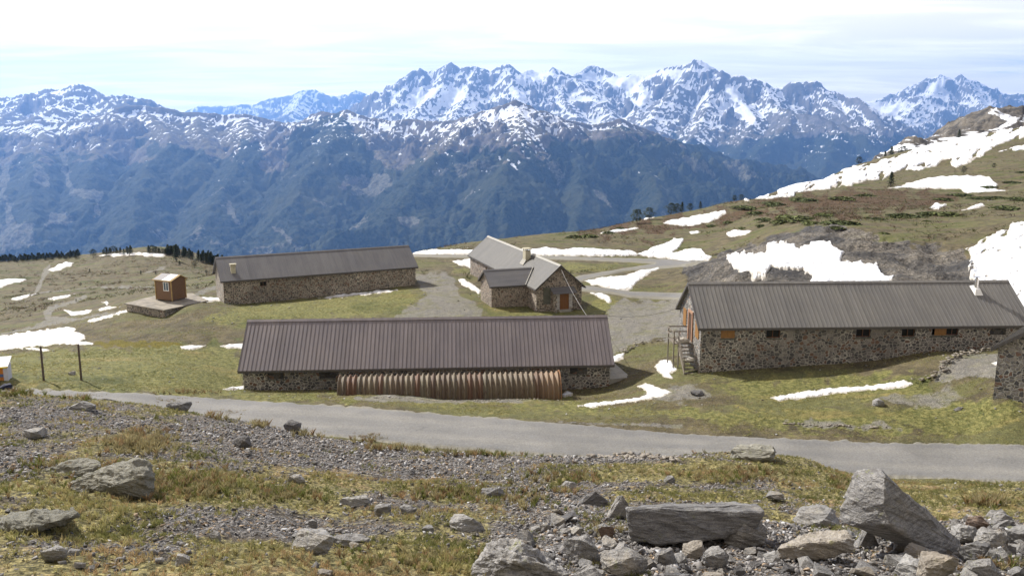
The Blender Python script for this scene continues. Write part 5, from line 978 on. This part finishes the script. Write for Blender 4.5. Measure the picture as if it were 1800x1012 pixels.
# pebbles, chips and rubble nobody could count
def batch(name, base, X, Y, Z, S, R, tilt, col, m, label, cat, attr='mA'):
    """many small shapes in one mesh: base = list of (verts, tris)"""
    Vs, Fs, Cs, off = [], [], [], 0; which = rng.integers(0, len(base), len(X))
    for k, (bv, bf) in enumerate(base):
        w = np.where(which == k)[0]
        if not len(w): continue
        n_ = len(w); c_, s_ = np.cos(R[w]), np.sin(R[w]); v = bv[None] * S[w][:, None, :]
        tx, ty = tilt[w, 0], tilt[w, 1]; z1 = v[:, :, 2] * np.cos(tx)[:, None] + v[:, :, 1] * np.sin(tx)[:, None]; y1 = v[:, :, 1] * np.cos(tx)[:, None] - v[:, :, 2] * np.sin(tx)[:, None]
        x1 = v[:, :, 0] * np.cos(ty)[:, None] + z1 * np.sin(ty)[:, None]; z2 = z1 * np.cos(ty)[:, None] - v[:, :, 0] * np.sin(ty)[:, None]
        xx = x1 * c_[:, None] - y1 * s_[:, None] + X[w][:, None]; yy = x1 * s_[:, None] + y1 * c_[:, None] + Y[w][:, None]; zz = z2 + Z[w][:, None]
        Vs.append(np.stack([xx, yy, zz], -1).reshape(-1, 3)); Fs.append((bf[None] + (np.arange(n_) * len(bv))[:, None, None] + off).reshape(-1, 3)); Cs.append(np.repeat(col[w], len(bv), 0)); off += n_ * len(bv)
    me = npmesh(name, np.concatenate(Vs), np.concatenate(Fs)); vcol(me, attr, np.concatenate(Cs)); o = link(name, me, m); return tag(o, label, cat, kind='stuff')
def chips():
    out = []
    for k in range(8):
        bm = bmesh.new(); [bm.verts.new(p) for p in slabpts(rr2, 8, .35 + .3 * rr2.random(), .4)]; r = bmesh.ops.convex_hull(bm, input=bm.verts)
        bmesh.ops.delete(bm, geom=list({g for g in r['geom_interior'] + r['geom_unused'] if isinstance(g, bmesh.types.BMVert)}), context='VERTS'); bmesh.ops.triangulate(bm, faces=bm.faces); bm.verts.index_update()
        out.append((np.array([v.co for v in bm.verts]), np.array([[v.index for v in f.verts] for f in bm.faces]))); bm.free()
    return out
CH = chips()
m_chip, t, b = mat('shale_chips'); cc_ = t.attr('mA')['Color']; q = t.noise(geo(t)['Position'], 60, 3, .7); t.put(t.mul(cc_, t.mix(q, (.8, .8, .8), (1.2, 1.2, 1.2))), b.inputs['Base Color'])
def scatter(n_, r0, r1):
    g_ = rng.random(n_); a_ = rng.random(n_); R_ = np.exp(np.log(r0 + 10) + g_ * (np.log(r1 + 10) - np.log(r0 + 10))); U_ = (a_ * 2 - 1) * .66; return U_ * R_, R_ - 10
X, Y = scatter(330000, 4.2, 36); scv = sample(SCR, X, Y); nn = fbm(X / .5, Y / .5, 3, 91)
x_, y_ = proj(X, Y, sample(ZG, X, Y)); ok = (x_ > -120) & (x_ < 1920) & (y_ < 1120)
ok &= rng.random(len(X)) < np.clip((scv - .12 + .35 * nn) * 1.5, .02, 1) * np.clip(.35 + Y / 16, 0, 1); X, Y, scv = X[ok], Y[ok], scv[ok]
S0 = (.014 + .055 * rng.random(len(X)) ** 5 + .05 * (scv > .75) * rng.random(len(X)) ** 4) * (1 + Y / 45); S = np.stack([S0 * rng.uniform(.8, 1.7, len(X)), S0 * rng.uniform(.6, 1.1, len(X)), S0 * rng.uniform(.3, .8, len(X))], -1)
g0_ = rng.beta(1.6, 2.6, len(X)); col = np.stack([.045 + .34 * g0_, .042 + .32 * g0_, .041 + .30 * g0_], -1); tn = rng.random(len(X)); col[tn > .9] *= np.array([1.25, 1.0, .72]); col[tn < .05] = np.array([.40, .40, .40])
batch('gravel', CH, X, Y, sample(ZG, X, Y) + S0 * .10, S, rng.random(len(X)) * 6.28, rng.normal(0, .38, (len(X), 2)), col, m_chip, 'grey shale chips and gravel covering the bare parts of the near slope', 'gravel')
print('chips', len(X))
# stones over the middle ground
X, Y = scatter(9000, 42, 200); x_, y_ = proj(X, Y, sample(ZG, X, Y)); gv_ = sample(GRAV, X, Y) + sample(OUTC, X, Y); ok = (x_ > -60) & (x_ < 1860) & (sample(roadm, X, Y) < .05) & (rng.random(len(X)) < .10 + .35 * gv_ + .25 * (fbm(X / 9, Y / 9, 3, 95) > .35))
X, Y = X[ok], Y[ok]; S0 = (.05 + .16 * rng.random(len(X)) ** 3) * (.7 + Y / 120); S = np.stack([S0 * 1.4, S0, S0 * .7], -1); g0_ = rng.random(len(X)); col = np.stack([.12 + .26 * g0_, .115 + .25 * g0_, .11 + .23 * g0_], -1)
batch('field_stones', CH, X, Y, sample(ZG, X, Y) + S0 * .1, S, rng.random(len(X)) * 6.28, rng.normal(0, .2, (len(X), 2)), col, m_chip, 'countless small stones sprinkled over the meadows and yards around the barracks', 'stones')
# dry stone edges: short walls of stacked slabs
def drywall(pts, lo, hi, w, hgt, n_, label):
    Vs, Fs, off = [], [], 0; P_ = [hit(x, y, lo, hi) for x, y in pts]; seg = [(P_[i + 1] - P_[i]).length for i in range(len(P_) - 1)]; tot = sum(seg)
    for k in range(n_):
        s_ = rr2.random() * tot; i = 0
        while s_ > seg[i] and i < len(seg) - 1: s_ -= seg[i]; i += 1
        p = P_[i].lerp(P_[i + 1], s_ / seg[i]); bv, bf = CH[rr2.randrange(8)]; an = rr2.uniform(0, 6.28); sz = rr2.uniform(.25, .75) * w; c_, s2 = math.cos(an), math.sin(an)
        v = bv * np.array([sz * 1.5, sz, sz * .5]); v = np.stack([v[:, 0] * c_ - v[:, 1] * s2, v[:, 0] * s2 + v[:, 1] * c_, v[:, 2]], -1) + np.array([p.x + rr2.gauss(0, w * .25), p.y + rr2.gauss(0, w * .25), hz(p.x, p.y) + rr2.random() * hgt]); Vs.append(v); Fs.append(bf + off); off += len(bv)
    me = npmesh('dry_stone_wall', np.concatenate(Vs), np.concatenate(Fs)); o = link('dry_stone_wall', me, m_rock_t); return tag(o, label, 'stone wall', kind='stuff')
drywall([(1096, 621), (1112, 610), (1132, 602), (1160, 598), (1200, 594)], 70, 96, .5, .25, 60, 'low line of stacked stones edging the yard between the two barracks')
drywall([(1600, 672), (1640, 664), (1655, 655), (1662, 640), (1680, 630), (1700, 624), (1745, 617)], 55, 72, .6, .35, 90, 'crumbling edge of stacked slabs holding the gravel terrace in front of the right barrack')
drywall([(1380, 745), (1460, 748), (1560, 752)], 44, 60, .5, .06, 40, 'broken line of stones in the grass strip along the road on the right')
drywall([(1030, 800), (1060, 803), (1110, 806), (1190, 812)], 14, 36, .35, .1, 90, 'dark heap of broken shale along the brink above the road')
drywall([(640, 700), (760, 704), (900, 702), (985, 704)], 56, 72, .3, .05, 120, 'gravel bank along the foot of the corrugated shelter')

# ================================================================== GRASS
m_grass, t, b = mat('grass_blades'); t.put(t.attr('mA')['Color'], b.inputs['Base Color']); b.inputs['Roughness'].default_value = .7
tb = t.new('ShaderNodeBsdfTranslucent'); t.put(t.attr('mA')['Color'], tb.inputs[0]); ms = t.new('ShaderNodeMixShader'); ms.inputs[0].default_value = .35; t.l.new(b.outputs[0], ms.inputs[1]); t.l.new(tb.outputs[0], ms.inputs[2]); t.l.new(ms.outputs[0], t.n['Material Output'].inputs['Surface'])
def tuft(nb, spread, bend):
    v, f = [], []
    for k in range(nb):
        an = rr2.uniform(0, 6.28); r_ = rr2.random() * spread; x, y = math.cos(an) * r_, math.sin(an) * r_; la = rr2.uniform(0, 6.28); l_ = rr2.uniform(.5, 1); lean = rr2.uniform(.1, bend); w_ = .035; px, py = -math.sin(la) * w_, math.cos(la) * w_; i = len(v)
        v += [(x - px, y - py, -.05), (x + px, y + py, -.05), (x + math.cos(la) * lean * .4 + px * .7, y + math.sin(la) * lean * .4 + py * .7, l_ * .6), (x + math.cos(la) * lean, y + math.sin(la) * lean, l_)]; f += [(i, i + 1, i + 2), (i, i + 2, i + 3)]
    return np.array(v), np.array(f)
TU = [tuft(9, .35, .6) for _ in range(6)]; TL = [tuft(14, .22, .75) for _ in range(4)]
X, Y = scatter(150000, 4.2, 38); scv = sample(SCR, X, Y); n1_ = fbm(X / 1.6, Y / 1.6, 4, 101); n2_ = fbm(X / .45, Y / .45, 3, 103); x_, y_ = proj(X, Y, sample(ZG, X, Y))
pr = np.clip(.60 - .85 * scv + .55 * n1_ + .42 * n2_, .0, 1); ok = (x_ > -60) & (x_ < 1860) & (y_ < 1090) & (rng.random(len(X)) < pr) & (sample(roadm, X, Y) < .1); X, Y, n1_, n2_ = X[ok], Y[ok], n1_[ok], n2_[ok]
kx = fbm(X / 2.6, Y / 2.6, 4, 105); hue = np.clip(.36 + .8 * kx + rng.normal(0, .2, len(X)), 0, 1)[:, None]
pal0, pal1, pal2 = np.array([.16, .165, .055]), np.array([.34, .31, .125]), np.array([.40, .28, .15]); col = np.where(hue < .5, pal0 + (pal1 - pal0) * hue * 2, pal1 + (pal2 - pal1) * (hue - .5) * 2); col = col * rng.uniform(.65, 1.25, (len(X), 1))
S0 = (.022 + .035 * rng.random(len(X)) + .022 * np.clip(n1_, 0, 1)) * (1 + Y / 40); S = np.stack([S0 * 1.3, S0 * 1.3, S0], -1)
batch('grass', TU, X, Y, sample(ZG, X, Y), S, rng.random(len(X)) * 6.28, rng.normal(0, .12, (len(X), 2)), col, m_grass, 'short mossy grass and low herbs growing in patches over the near slope', 'grass'); print('tufts', len(X))
TM = [tuft(5, .5, .8) for _ in range(6)]
X, Y = scatter(150000, 42, 110); x_, y_ = proj(X, Y, sample(ZG, X, Y)); gv_ = sample(GRAV, X, Y); n1_ = fbm(X / 5, Y / 5, 4, 111)
ok = (x_ > -60) & (x_ < 1860) & (sample(roadm, X, Y) < .05) & (rng.random(len(X)) < np.clip(.45 + .6 * n1_, .05, 1) * (1 - gv_) * (1 - sample(OUTC, X, Y))); X, Y, n1_ = X[ok], Y[ok], n1_[ok]
gr_ = sample(GREEN, X, Y); hue = np.clip(.55 - .4 * gr_ + .5 * fbm(X / 8, Y / 8, 4, 113) + rng.normal(0, .2, len(X)), 0, 1)[:, None]; pb = np.array([.24, .19, .115])
col = np.where(hue < .5, pal0 + (pal1 - pal0) * hue * 2, pal1 + (pb - pal1) * (hue - .5) * 2) * rng.uniform(.8, 1.3, (len(X), 1)); S0 = .05 + .09 * rng.random(len(X)); S = np.stack([S0 * 2, S0 * 2, S0], -1)
batch('meadow_grass', TM, X, Y, sample(ZG, X, Y), S, rng.random(len(X)) * 6.28, rng.normal(0, .1, (len(X), 2)), col, m_grass, 'short grass of the meadows around the barracks', 'grass'); print('meadow', len(X))
# taller straw tufts on the brink and between stones
SP = [(250, 778, 60, 22, 300, .15), (330, 850, 75, 30, 300, .13), (300, 707, 30, 5, 60, .28), (395, 730, 30, 8, 70, .28), (455, 750, 14, 5, 30, .25), (650, 772, 22, 7, 90, .3), (40, 692, 60, 5, 70, .25), (150, 700, 30, 4, 50, .25), (700, 790, 60, 5, 60, .22), (850, 800, 90, 4, 90, .2), (560, 765, 30, 5, 30, .25), (1140, 795, 80, 5, 90, .2), (1300, 835, 90, 14, 130, .16), (1475, 850, 14, 10, 40, .2), (1740, 885, 30, 8, 70, .18),
      (780, 870, 90, 14, 120, .14), (930, 880, 60, 20, 60, .15), (1060, 935, 30, 15, 30, .13), (1750, 995, 40, 10, 30, .12), (500, 870, 60, 14, 90, .13), (120, 820, 80, 8, 60, .15), (1000, 840, 90, 14, 70, .18), (330, 690, 60, 3, 60, .3), (700, 985, 150, 20, 120, .09), (200, 850, 200, 30, 140, .1)]
X, Y, S0, hu = [], [], [], []
for px, py, sx_, sy_, n_, sz in SP:
    for _ in range(n_):
        p = hit(px + rr2.gauss(0, sx_ * .55), py + rr2.gauss(0, sy_ * .5), 4, 66); X.append(p.x); Y.append(p.y); S0.append(sz * rr2.uniform(.6, 1.2)); hu.append(rr2.random() + (.3 if py < 800 and px > 200 else 0))
X, Y, S0, hu = map(np.array, (X, Y, S0, hu)); col = np.where((hu < .55)[:, None], np.array([.30, .20, .10]), np.array([.34, .29, .15])) * rng.uniform(.6, 1.15, (len(X), 1)); col[hu < .3] = np.array([.15, .16, .045])
S = np.stack([S0 * .8, S0 * .8, S0], -1); batch('dry_grass', TL, X, Y, sample(ZG, X, Y), S, rng.random(len(X)) * 6.28, rng.normal(0, .15, (len(X), 2)), col, m_grass, 'straw-coloured and russet tufts of tall dry grass on the brink and slope', 'dry grass')

# ================================================================== TREES AND SHRUBS
m_needle, t, b = mat('conifer_needles'); q = t.attr('mA')['Color']; oi = t.new('ShaderNodeObjectInfo'); t.put(t.mul(q, t.mix(oi.outputs['Random'], (.75, .78, .75), (1.25, 1.2, 1.2))), b.inputs['Base Color'])
m_bark = flat_mat('bark', (.09, .065, .05), .25, 4)
def tree_proto(kind, seed):
    r = random.Random(seed); V_, F_, C_ = [], [], []
    def leaf(c_, out, s_, g):
        o_ = Vector(out).normalized(); sd_ = o_.cross(Vector((0, 0, 1))); sd_ = sd_.normalized() if sd_.length > .01 else Vector((1, 0, 0)); i = len(V_); dz_ = Vector((0, 0, r.uniform(-.35, .15)))
        V_.extend([c_ - sd_ * s_ * .4, c_ + (o_ + dz_) * s_ * .9, c_ + sd_ * s_ * .4, c_ + Vector((0, 0, s_ * .35))]); F_.extend([(i, i + 1, i + 3), (i + 1, i + 2, i + 3), (i, i + 2, i + 1)]); k = g * r.uniform(.7, 1.3); C_.extend([(.030 * k, .042 * k, .018 * k)] * 4)
    n_ = 420 if kind == 'spire' else 520
    for _ in range(n_):
        if kind == 'spire': h_ = r.random() ** .85; rad = (1 - h_) * .27 * (.65 + .35 * math.sin(h_ * 34 + seed)) + .02; rr_ = rad * math.sqrt(r.uniform(.25, 1)); z = .08 + h_ * .92
        else:
            h_ = r.random(); rad = .36 * math.sin(math.pi * (h_ * .85 + .12)) ** .6; rr_ = rad * math.sqrt(r.uniform(.2, 1)) * (1 + .25 * math.sin(seed + h_ * 11)); z = .16 + h_ * .80
        an = r.uniform(0, 6.283); rr_ *= 1 + .22 * math.sin(an * 3 + seed + h_ * 9); leaf(Vector((math.cos(an) * rr_, math.sin(an) * rr_, z)), (math.cos(an), math.sin(an), -.1), r.uniform(.045, .085), 1.0)
    me = npmesh('crown', np.array([tuple(v) for v in V_]), np.array(F_)); vcol(me, 'mA', np.array(C_)); me.materials.append(m_needle)
    tk = MB(); tk.bar((0, 0, -.06), (0, 0, .9 if kind == 'spire' else .6), .028, 7, .006)
    for k in range(5): an = k * 2.4 + seed; zz_ = .25 + k * .1; tk.bar((0, 0, zz_), (math.cos(an) * .16, math.sin(an) * .16, zz_ + .05), .009, 5, .003)
    tm = bpy.data.meshes.new('trunk'); tm.from_pydata(tk.v, [], tk.f); tm.materials.append(m_bark); return me, tm
PR = {k: [tree_proto(k, s_) for s_ in range(4)] for k in ('spire', 'round')}
def tree(loc, h_, kind, v, label, group, wide=1.0, name='pine_tree'):
    o = empty(name, loc, rr2.uniform(0, 6.28)); tag(o, label, 'tree', group); cm_, tm = PR[kind][v % 4]
    for nm, me in (('crown', cm_), ('trunk', tm)):
        c_ = bpy.data.objects.new(nm, me); COL.objects.link(c_); c_.parent = o; c_.scale = (h_ * wide, h_ * wide, h_)
    return o
def treepx(px, base, top, lo, hi, kind, label, group, wide=1.0, D=None):
    if D: p = PY(px, base, D); p.z = hz(p.x, p.y); 
    else: p = hit(px, base, lo, hi)
    h_ = (base - top) * p.y / F
    if D: h_ = max(h_, PY(px, top, D).z - p.z)
    return tree(p, h_, kind, rr2.randrange(4), label, group, wide)
G1 = 'conifers along the rim of the left plateau'
rim = [(x, 459 - .05 * x * (x < 150) - (x > 150) * 5, rr2.uniform(9, 17)) for x in list(range(-6, 130, 5))]
for x in np.arange(-8, 140, 2.6):
    b_ = 461 - x * .06 + rr2.uniform(-2, 2); treepx(x, b_, b_ - rr2.uniform(8, 14), 200, 420, 'spire', 'dark conifer in the tree belt at the left end of the plateau rim', G1, 1.5)
for x in list(range(182, 236, 6)) + list(range(262, 300, 6)):
    b_ = 447 + rr2.uniform(-1.5, 1.5); treepx(x, b_, b_ - rr2.uniform(9, 17), 200, 420, rr2.choice(['spire', 'round']), 'dark conifer on the top of the left plateau rim behind the thin snow line', G1, 1.4)
for k in range(60):
    x = rr2.uniform(292, 392); b_ = 447 + (x - 300) * .21 + rr2.uniform(-3, 3); treepx(x, b_, b_ - rr2.uniform(11, 19), 200, 420, 'spire', 'dark conifer in the dense stand descending towards the far barrack roof', G1, 1.4)
for (x, b_, tp, kd, lb) in ((164, 452, 437, 'round', 'rounded dark pine on the plateau rim beside the bright high snow patch'), (138, 451, 441, 'round', 'low bushy pine left of the rounded dark pine on the rim'), (187, 449, 434, 'round', 'broad conifer at the left start of the rim group'), (228, 449, 434, 'round', 'broad dark pine in the middle of the rim group'), (310, 460, 430, 'spire', 'tallest conifer on the left rim'),
                        (316, 467, 458, 'spire', 'short fir on the brown slope left of the far barrack'), (342, 470, 458, 'round', 'bushy fir just left of the far barrack roof corner'), (158, 479, 472, 'spire', 'tiny lone fir in the middle of the left plateau'), (248, 483, 475, 'spire', 'tiny fir behind the left side of the wooden hut'), (274, 483, 476, 'spire', 'tiny fir just behind the ridge of the wooden hut'), (363, 481, 475, 'round', 'round shrub-like pine left of the far barrack end'), (142, 502, 496, 'round', 'small round bush beside the pale plateau track'), (41, 511, 505, 'round', 'small round bush at the left below the long snow strip'), (134, 530, 524, 'spire', 'tiny fir inside the loop of the track')):
    treepx(x, b_, tp, 90, 420, kd, lb, None, 1.15)
for (x, b_, tp, kd, lb, D) in ((1120, 389, 367, 'round', 'left one of the two round pines on the skyline of the right hillside', 215), (1141, 384, 364, 'round', 'right one of the two round pines on the skyline of the right hillside', 220), (1180, 372, 356, 'round', 'broad dark pine standing left in the clump on the right skyline', 235), (1190, 371, 357, 'round', 'dark pine squeezed in the middle of the clump on the right skyline', 237), (1199, 371, 355, 'spire', 'pointed fir at the right end of the first skyline clump', 236), (1213, 368, 357, 'round', 'low bushy pine between the skyline clump and the next firs', 240), (1231, 363, 354, 'spire', 'small fir left of the double crown on the skyline', 245),
                        (1291, 356, 345, 'round', 'bushy pine at the start of the long snow band', 255), (1303, 353, 342, 'round', 'dark pine beside the foot of the long snow band', 258), (1566, 327, 302, 'spire', 'lone dark fir left of the broad stepped snow patch', 285), (1510, 288, 275, 'round', 'small pine high on the skyline above the snow band', 440), (1556, 274, 266, 'spire', 'tiny fir on the skyline, left of a slightly larger pair', 480), (1567, 270, 258, 'spire', 'tiny fir on the skyline at the foot of the dark hill', 500), (1588, 265, 256, 'round', 'tiny bush-like pine where the dark hill meets the snow band', 505), (1686, 240, 228, 'spire', 'small fir on the upper rim of the great snow band', 500), (1694, 302, 292, 'round', 'low dark pine above the broad stepped snow patch', 320), (1747, 297, 288, 'round', 'low dark pine on the stony slope at the far right', 330)):
    treepx(x, b_, tp, 90, 420, kd, lb, None, 1.2, D)
# creeping juniper: low mats
def mat_bush(seed):
    r = random.Random(seed); V_, F_, C_ = [], [], []
    for _ in range(420):
        an = r.uniform(0, 6.283); q_ = math.sqrt(r.random()) * (1 + .25 * math.sin(an * 3 + seed)); x, y = math.cos(an) * q_, math.sin(an) * q_; z = .55 * (1 - q_ * q_ * .7) * r.uniform(.4, 1); s_ = r.uniform(.07, .16); i = len(V_); k = r.uniform(.7, 1.5)
        d_ = Vector((r.gauss(0, 1), r.gauss(0, 1), r.gauss(.7, .6))).normalized(); e_ = d_.orthogonal().normalized(); g_ = d_.cross(e_); c_ = Vector((x, y, z)); V_.extend([c_ + e_ * s_, c_ + g_ * s_, c_ - e_ * s_, c_ - g_ * s_]); F_.extend([(i, i + 1, i + 2), (i, i + 2, i + 3)]); C_.extend([(.060 * k, .072 * k, .020 * k)] * 4)
    me = npmesh('juniper_bush', np.array([tuple(v) for v in V_]), np.array(F_)); vcol(me, 'mA', np.array(C_)); me.materials.append(m_needle); return me
BV = [mat_bush(s_) for s_ in range(5)]
JL = [(1408, 386, 30), (1380, 383, 18), (1345, 388, 14), (1450, 380, 14), (1370, 392, 16), (1338, 398, 10), (1425, 394, 16), (1483, 395, 26), (1470, 402, 12), (1590, 382, 26), (1636, 378, 22), (1665, 379, 24), (1542, 386, 11), (1525, 384, 8), (1630, 389, 6), (1553, 411, 9), (1770, 368, 22), (1755, 350, 24), (1790, 352, 16), (1740, 330, 14), (1780, 322, 14), (1305, 402, 8), (1280, 392, 10), (1250, 398, 9), (1010, 418, 14), (1035, 417, 16), (1070, 410, 10), (1090, 402, 8), (1310, 366, 20), (1360, 360, 18), (1410, 352, 24), (1330, 376, 14), (1480, 350, 22), (1520, 345, 16), (1795, 304, 8), (1690, 344, 20), (1720, 350, 14), (1660, 352, 12)]
for (x, y, hw) in JL:
    p = hit(x, y, 120, 330); o = bpy.data.objects.new('juniper_bush', BV[rr2.randrange(5)]); COL.objects.link(o); w_ = hw * p.y / F; o.location = p; o.scale = (w_, w_ * 1.6, min(w_ * .6, 1.1)); o.rotation_euler = (0, 0, rr2.uniform(-.4, .4)); tag(o, 'low creeping juniper bush, a dark green mat on the brown right hillside', 'shrub', 'juniper bushes on the right hillside')
# heath: dwarf shrubs too many to count
X, Y = scatter(60000, 120, 420); zq = sample(ZG, X, Y); x_, y_ = proj(X, Y, zq); he_ = sample(HEAT, X, Y); nq = fbm(X / 14, Y / 14, 4, 131)
ok = (x_ > -60) & (x_ < 1860) & (sample(roadm, X, Y) < .05) & (sample(OUTC, X, Y) < .4) & (sample(GRAV, X, Y) < .3) & (rng.random(len(X)) < np.clip(.10 + .75 * he_ + .9 * nq, 0, .9)); X, Y, he_ = X[ok], Y[ok], he_[ok]
kk = rng.random(len(X)); col = np.where((kk < .25 + .45 * he_)[:, None], np.array([.085, .052, .032]), np.array([.075, .080, .030])) * rng.uniform(.6, 1.5, (len(X), 1)); S0 = .16 + .4 * rng.random(len(X)) ** 2; S = np.stack([S0 * 2.2, S0 * 2.2, S0], -1)
batch('heath', TM, X, Y, sample(ZG, X, Y), S, rng.random(len(X)) * 6.28, rng.normal(0, .1, (len(X), 2)), col, m_grass, 'low heather and dwarf shrubs covering the far plateau and right hillside', 'heather'); print('heath', len(X))

# ------------------------------------------------------------------ haze
hb = MB(); hb.box(-24000, 24000, -120, 30500, -1750, 2400); m_hz = bpy.data.materials.new('haze'); m_hz.use_nodes = True; t = N(m_hz.node_tree)
t.n.remove(t.n['Principled BSDF']); pv = t.new('ShaderNodeVolumePrincipled'); pv.inputs['Color'].default_value = (.20, .43, 1, 1); pv.inputs['Anisotropy'].default_value = .45; pv.inputs['Density'].default_value = 4.6e-5
t.put(pv.outputs[0], t.n['Material Output'].inputs['Volume'])
hz_o = hb.build('haze', m_hz); tag(hz_o, 'pale blue mountain haze filling the air over the valley', 'haze', kind='stuff')
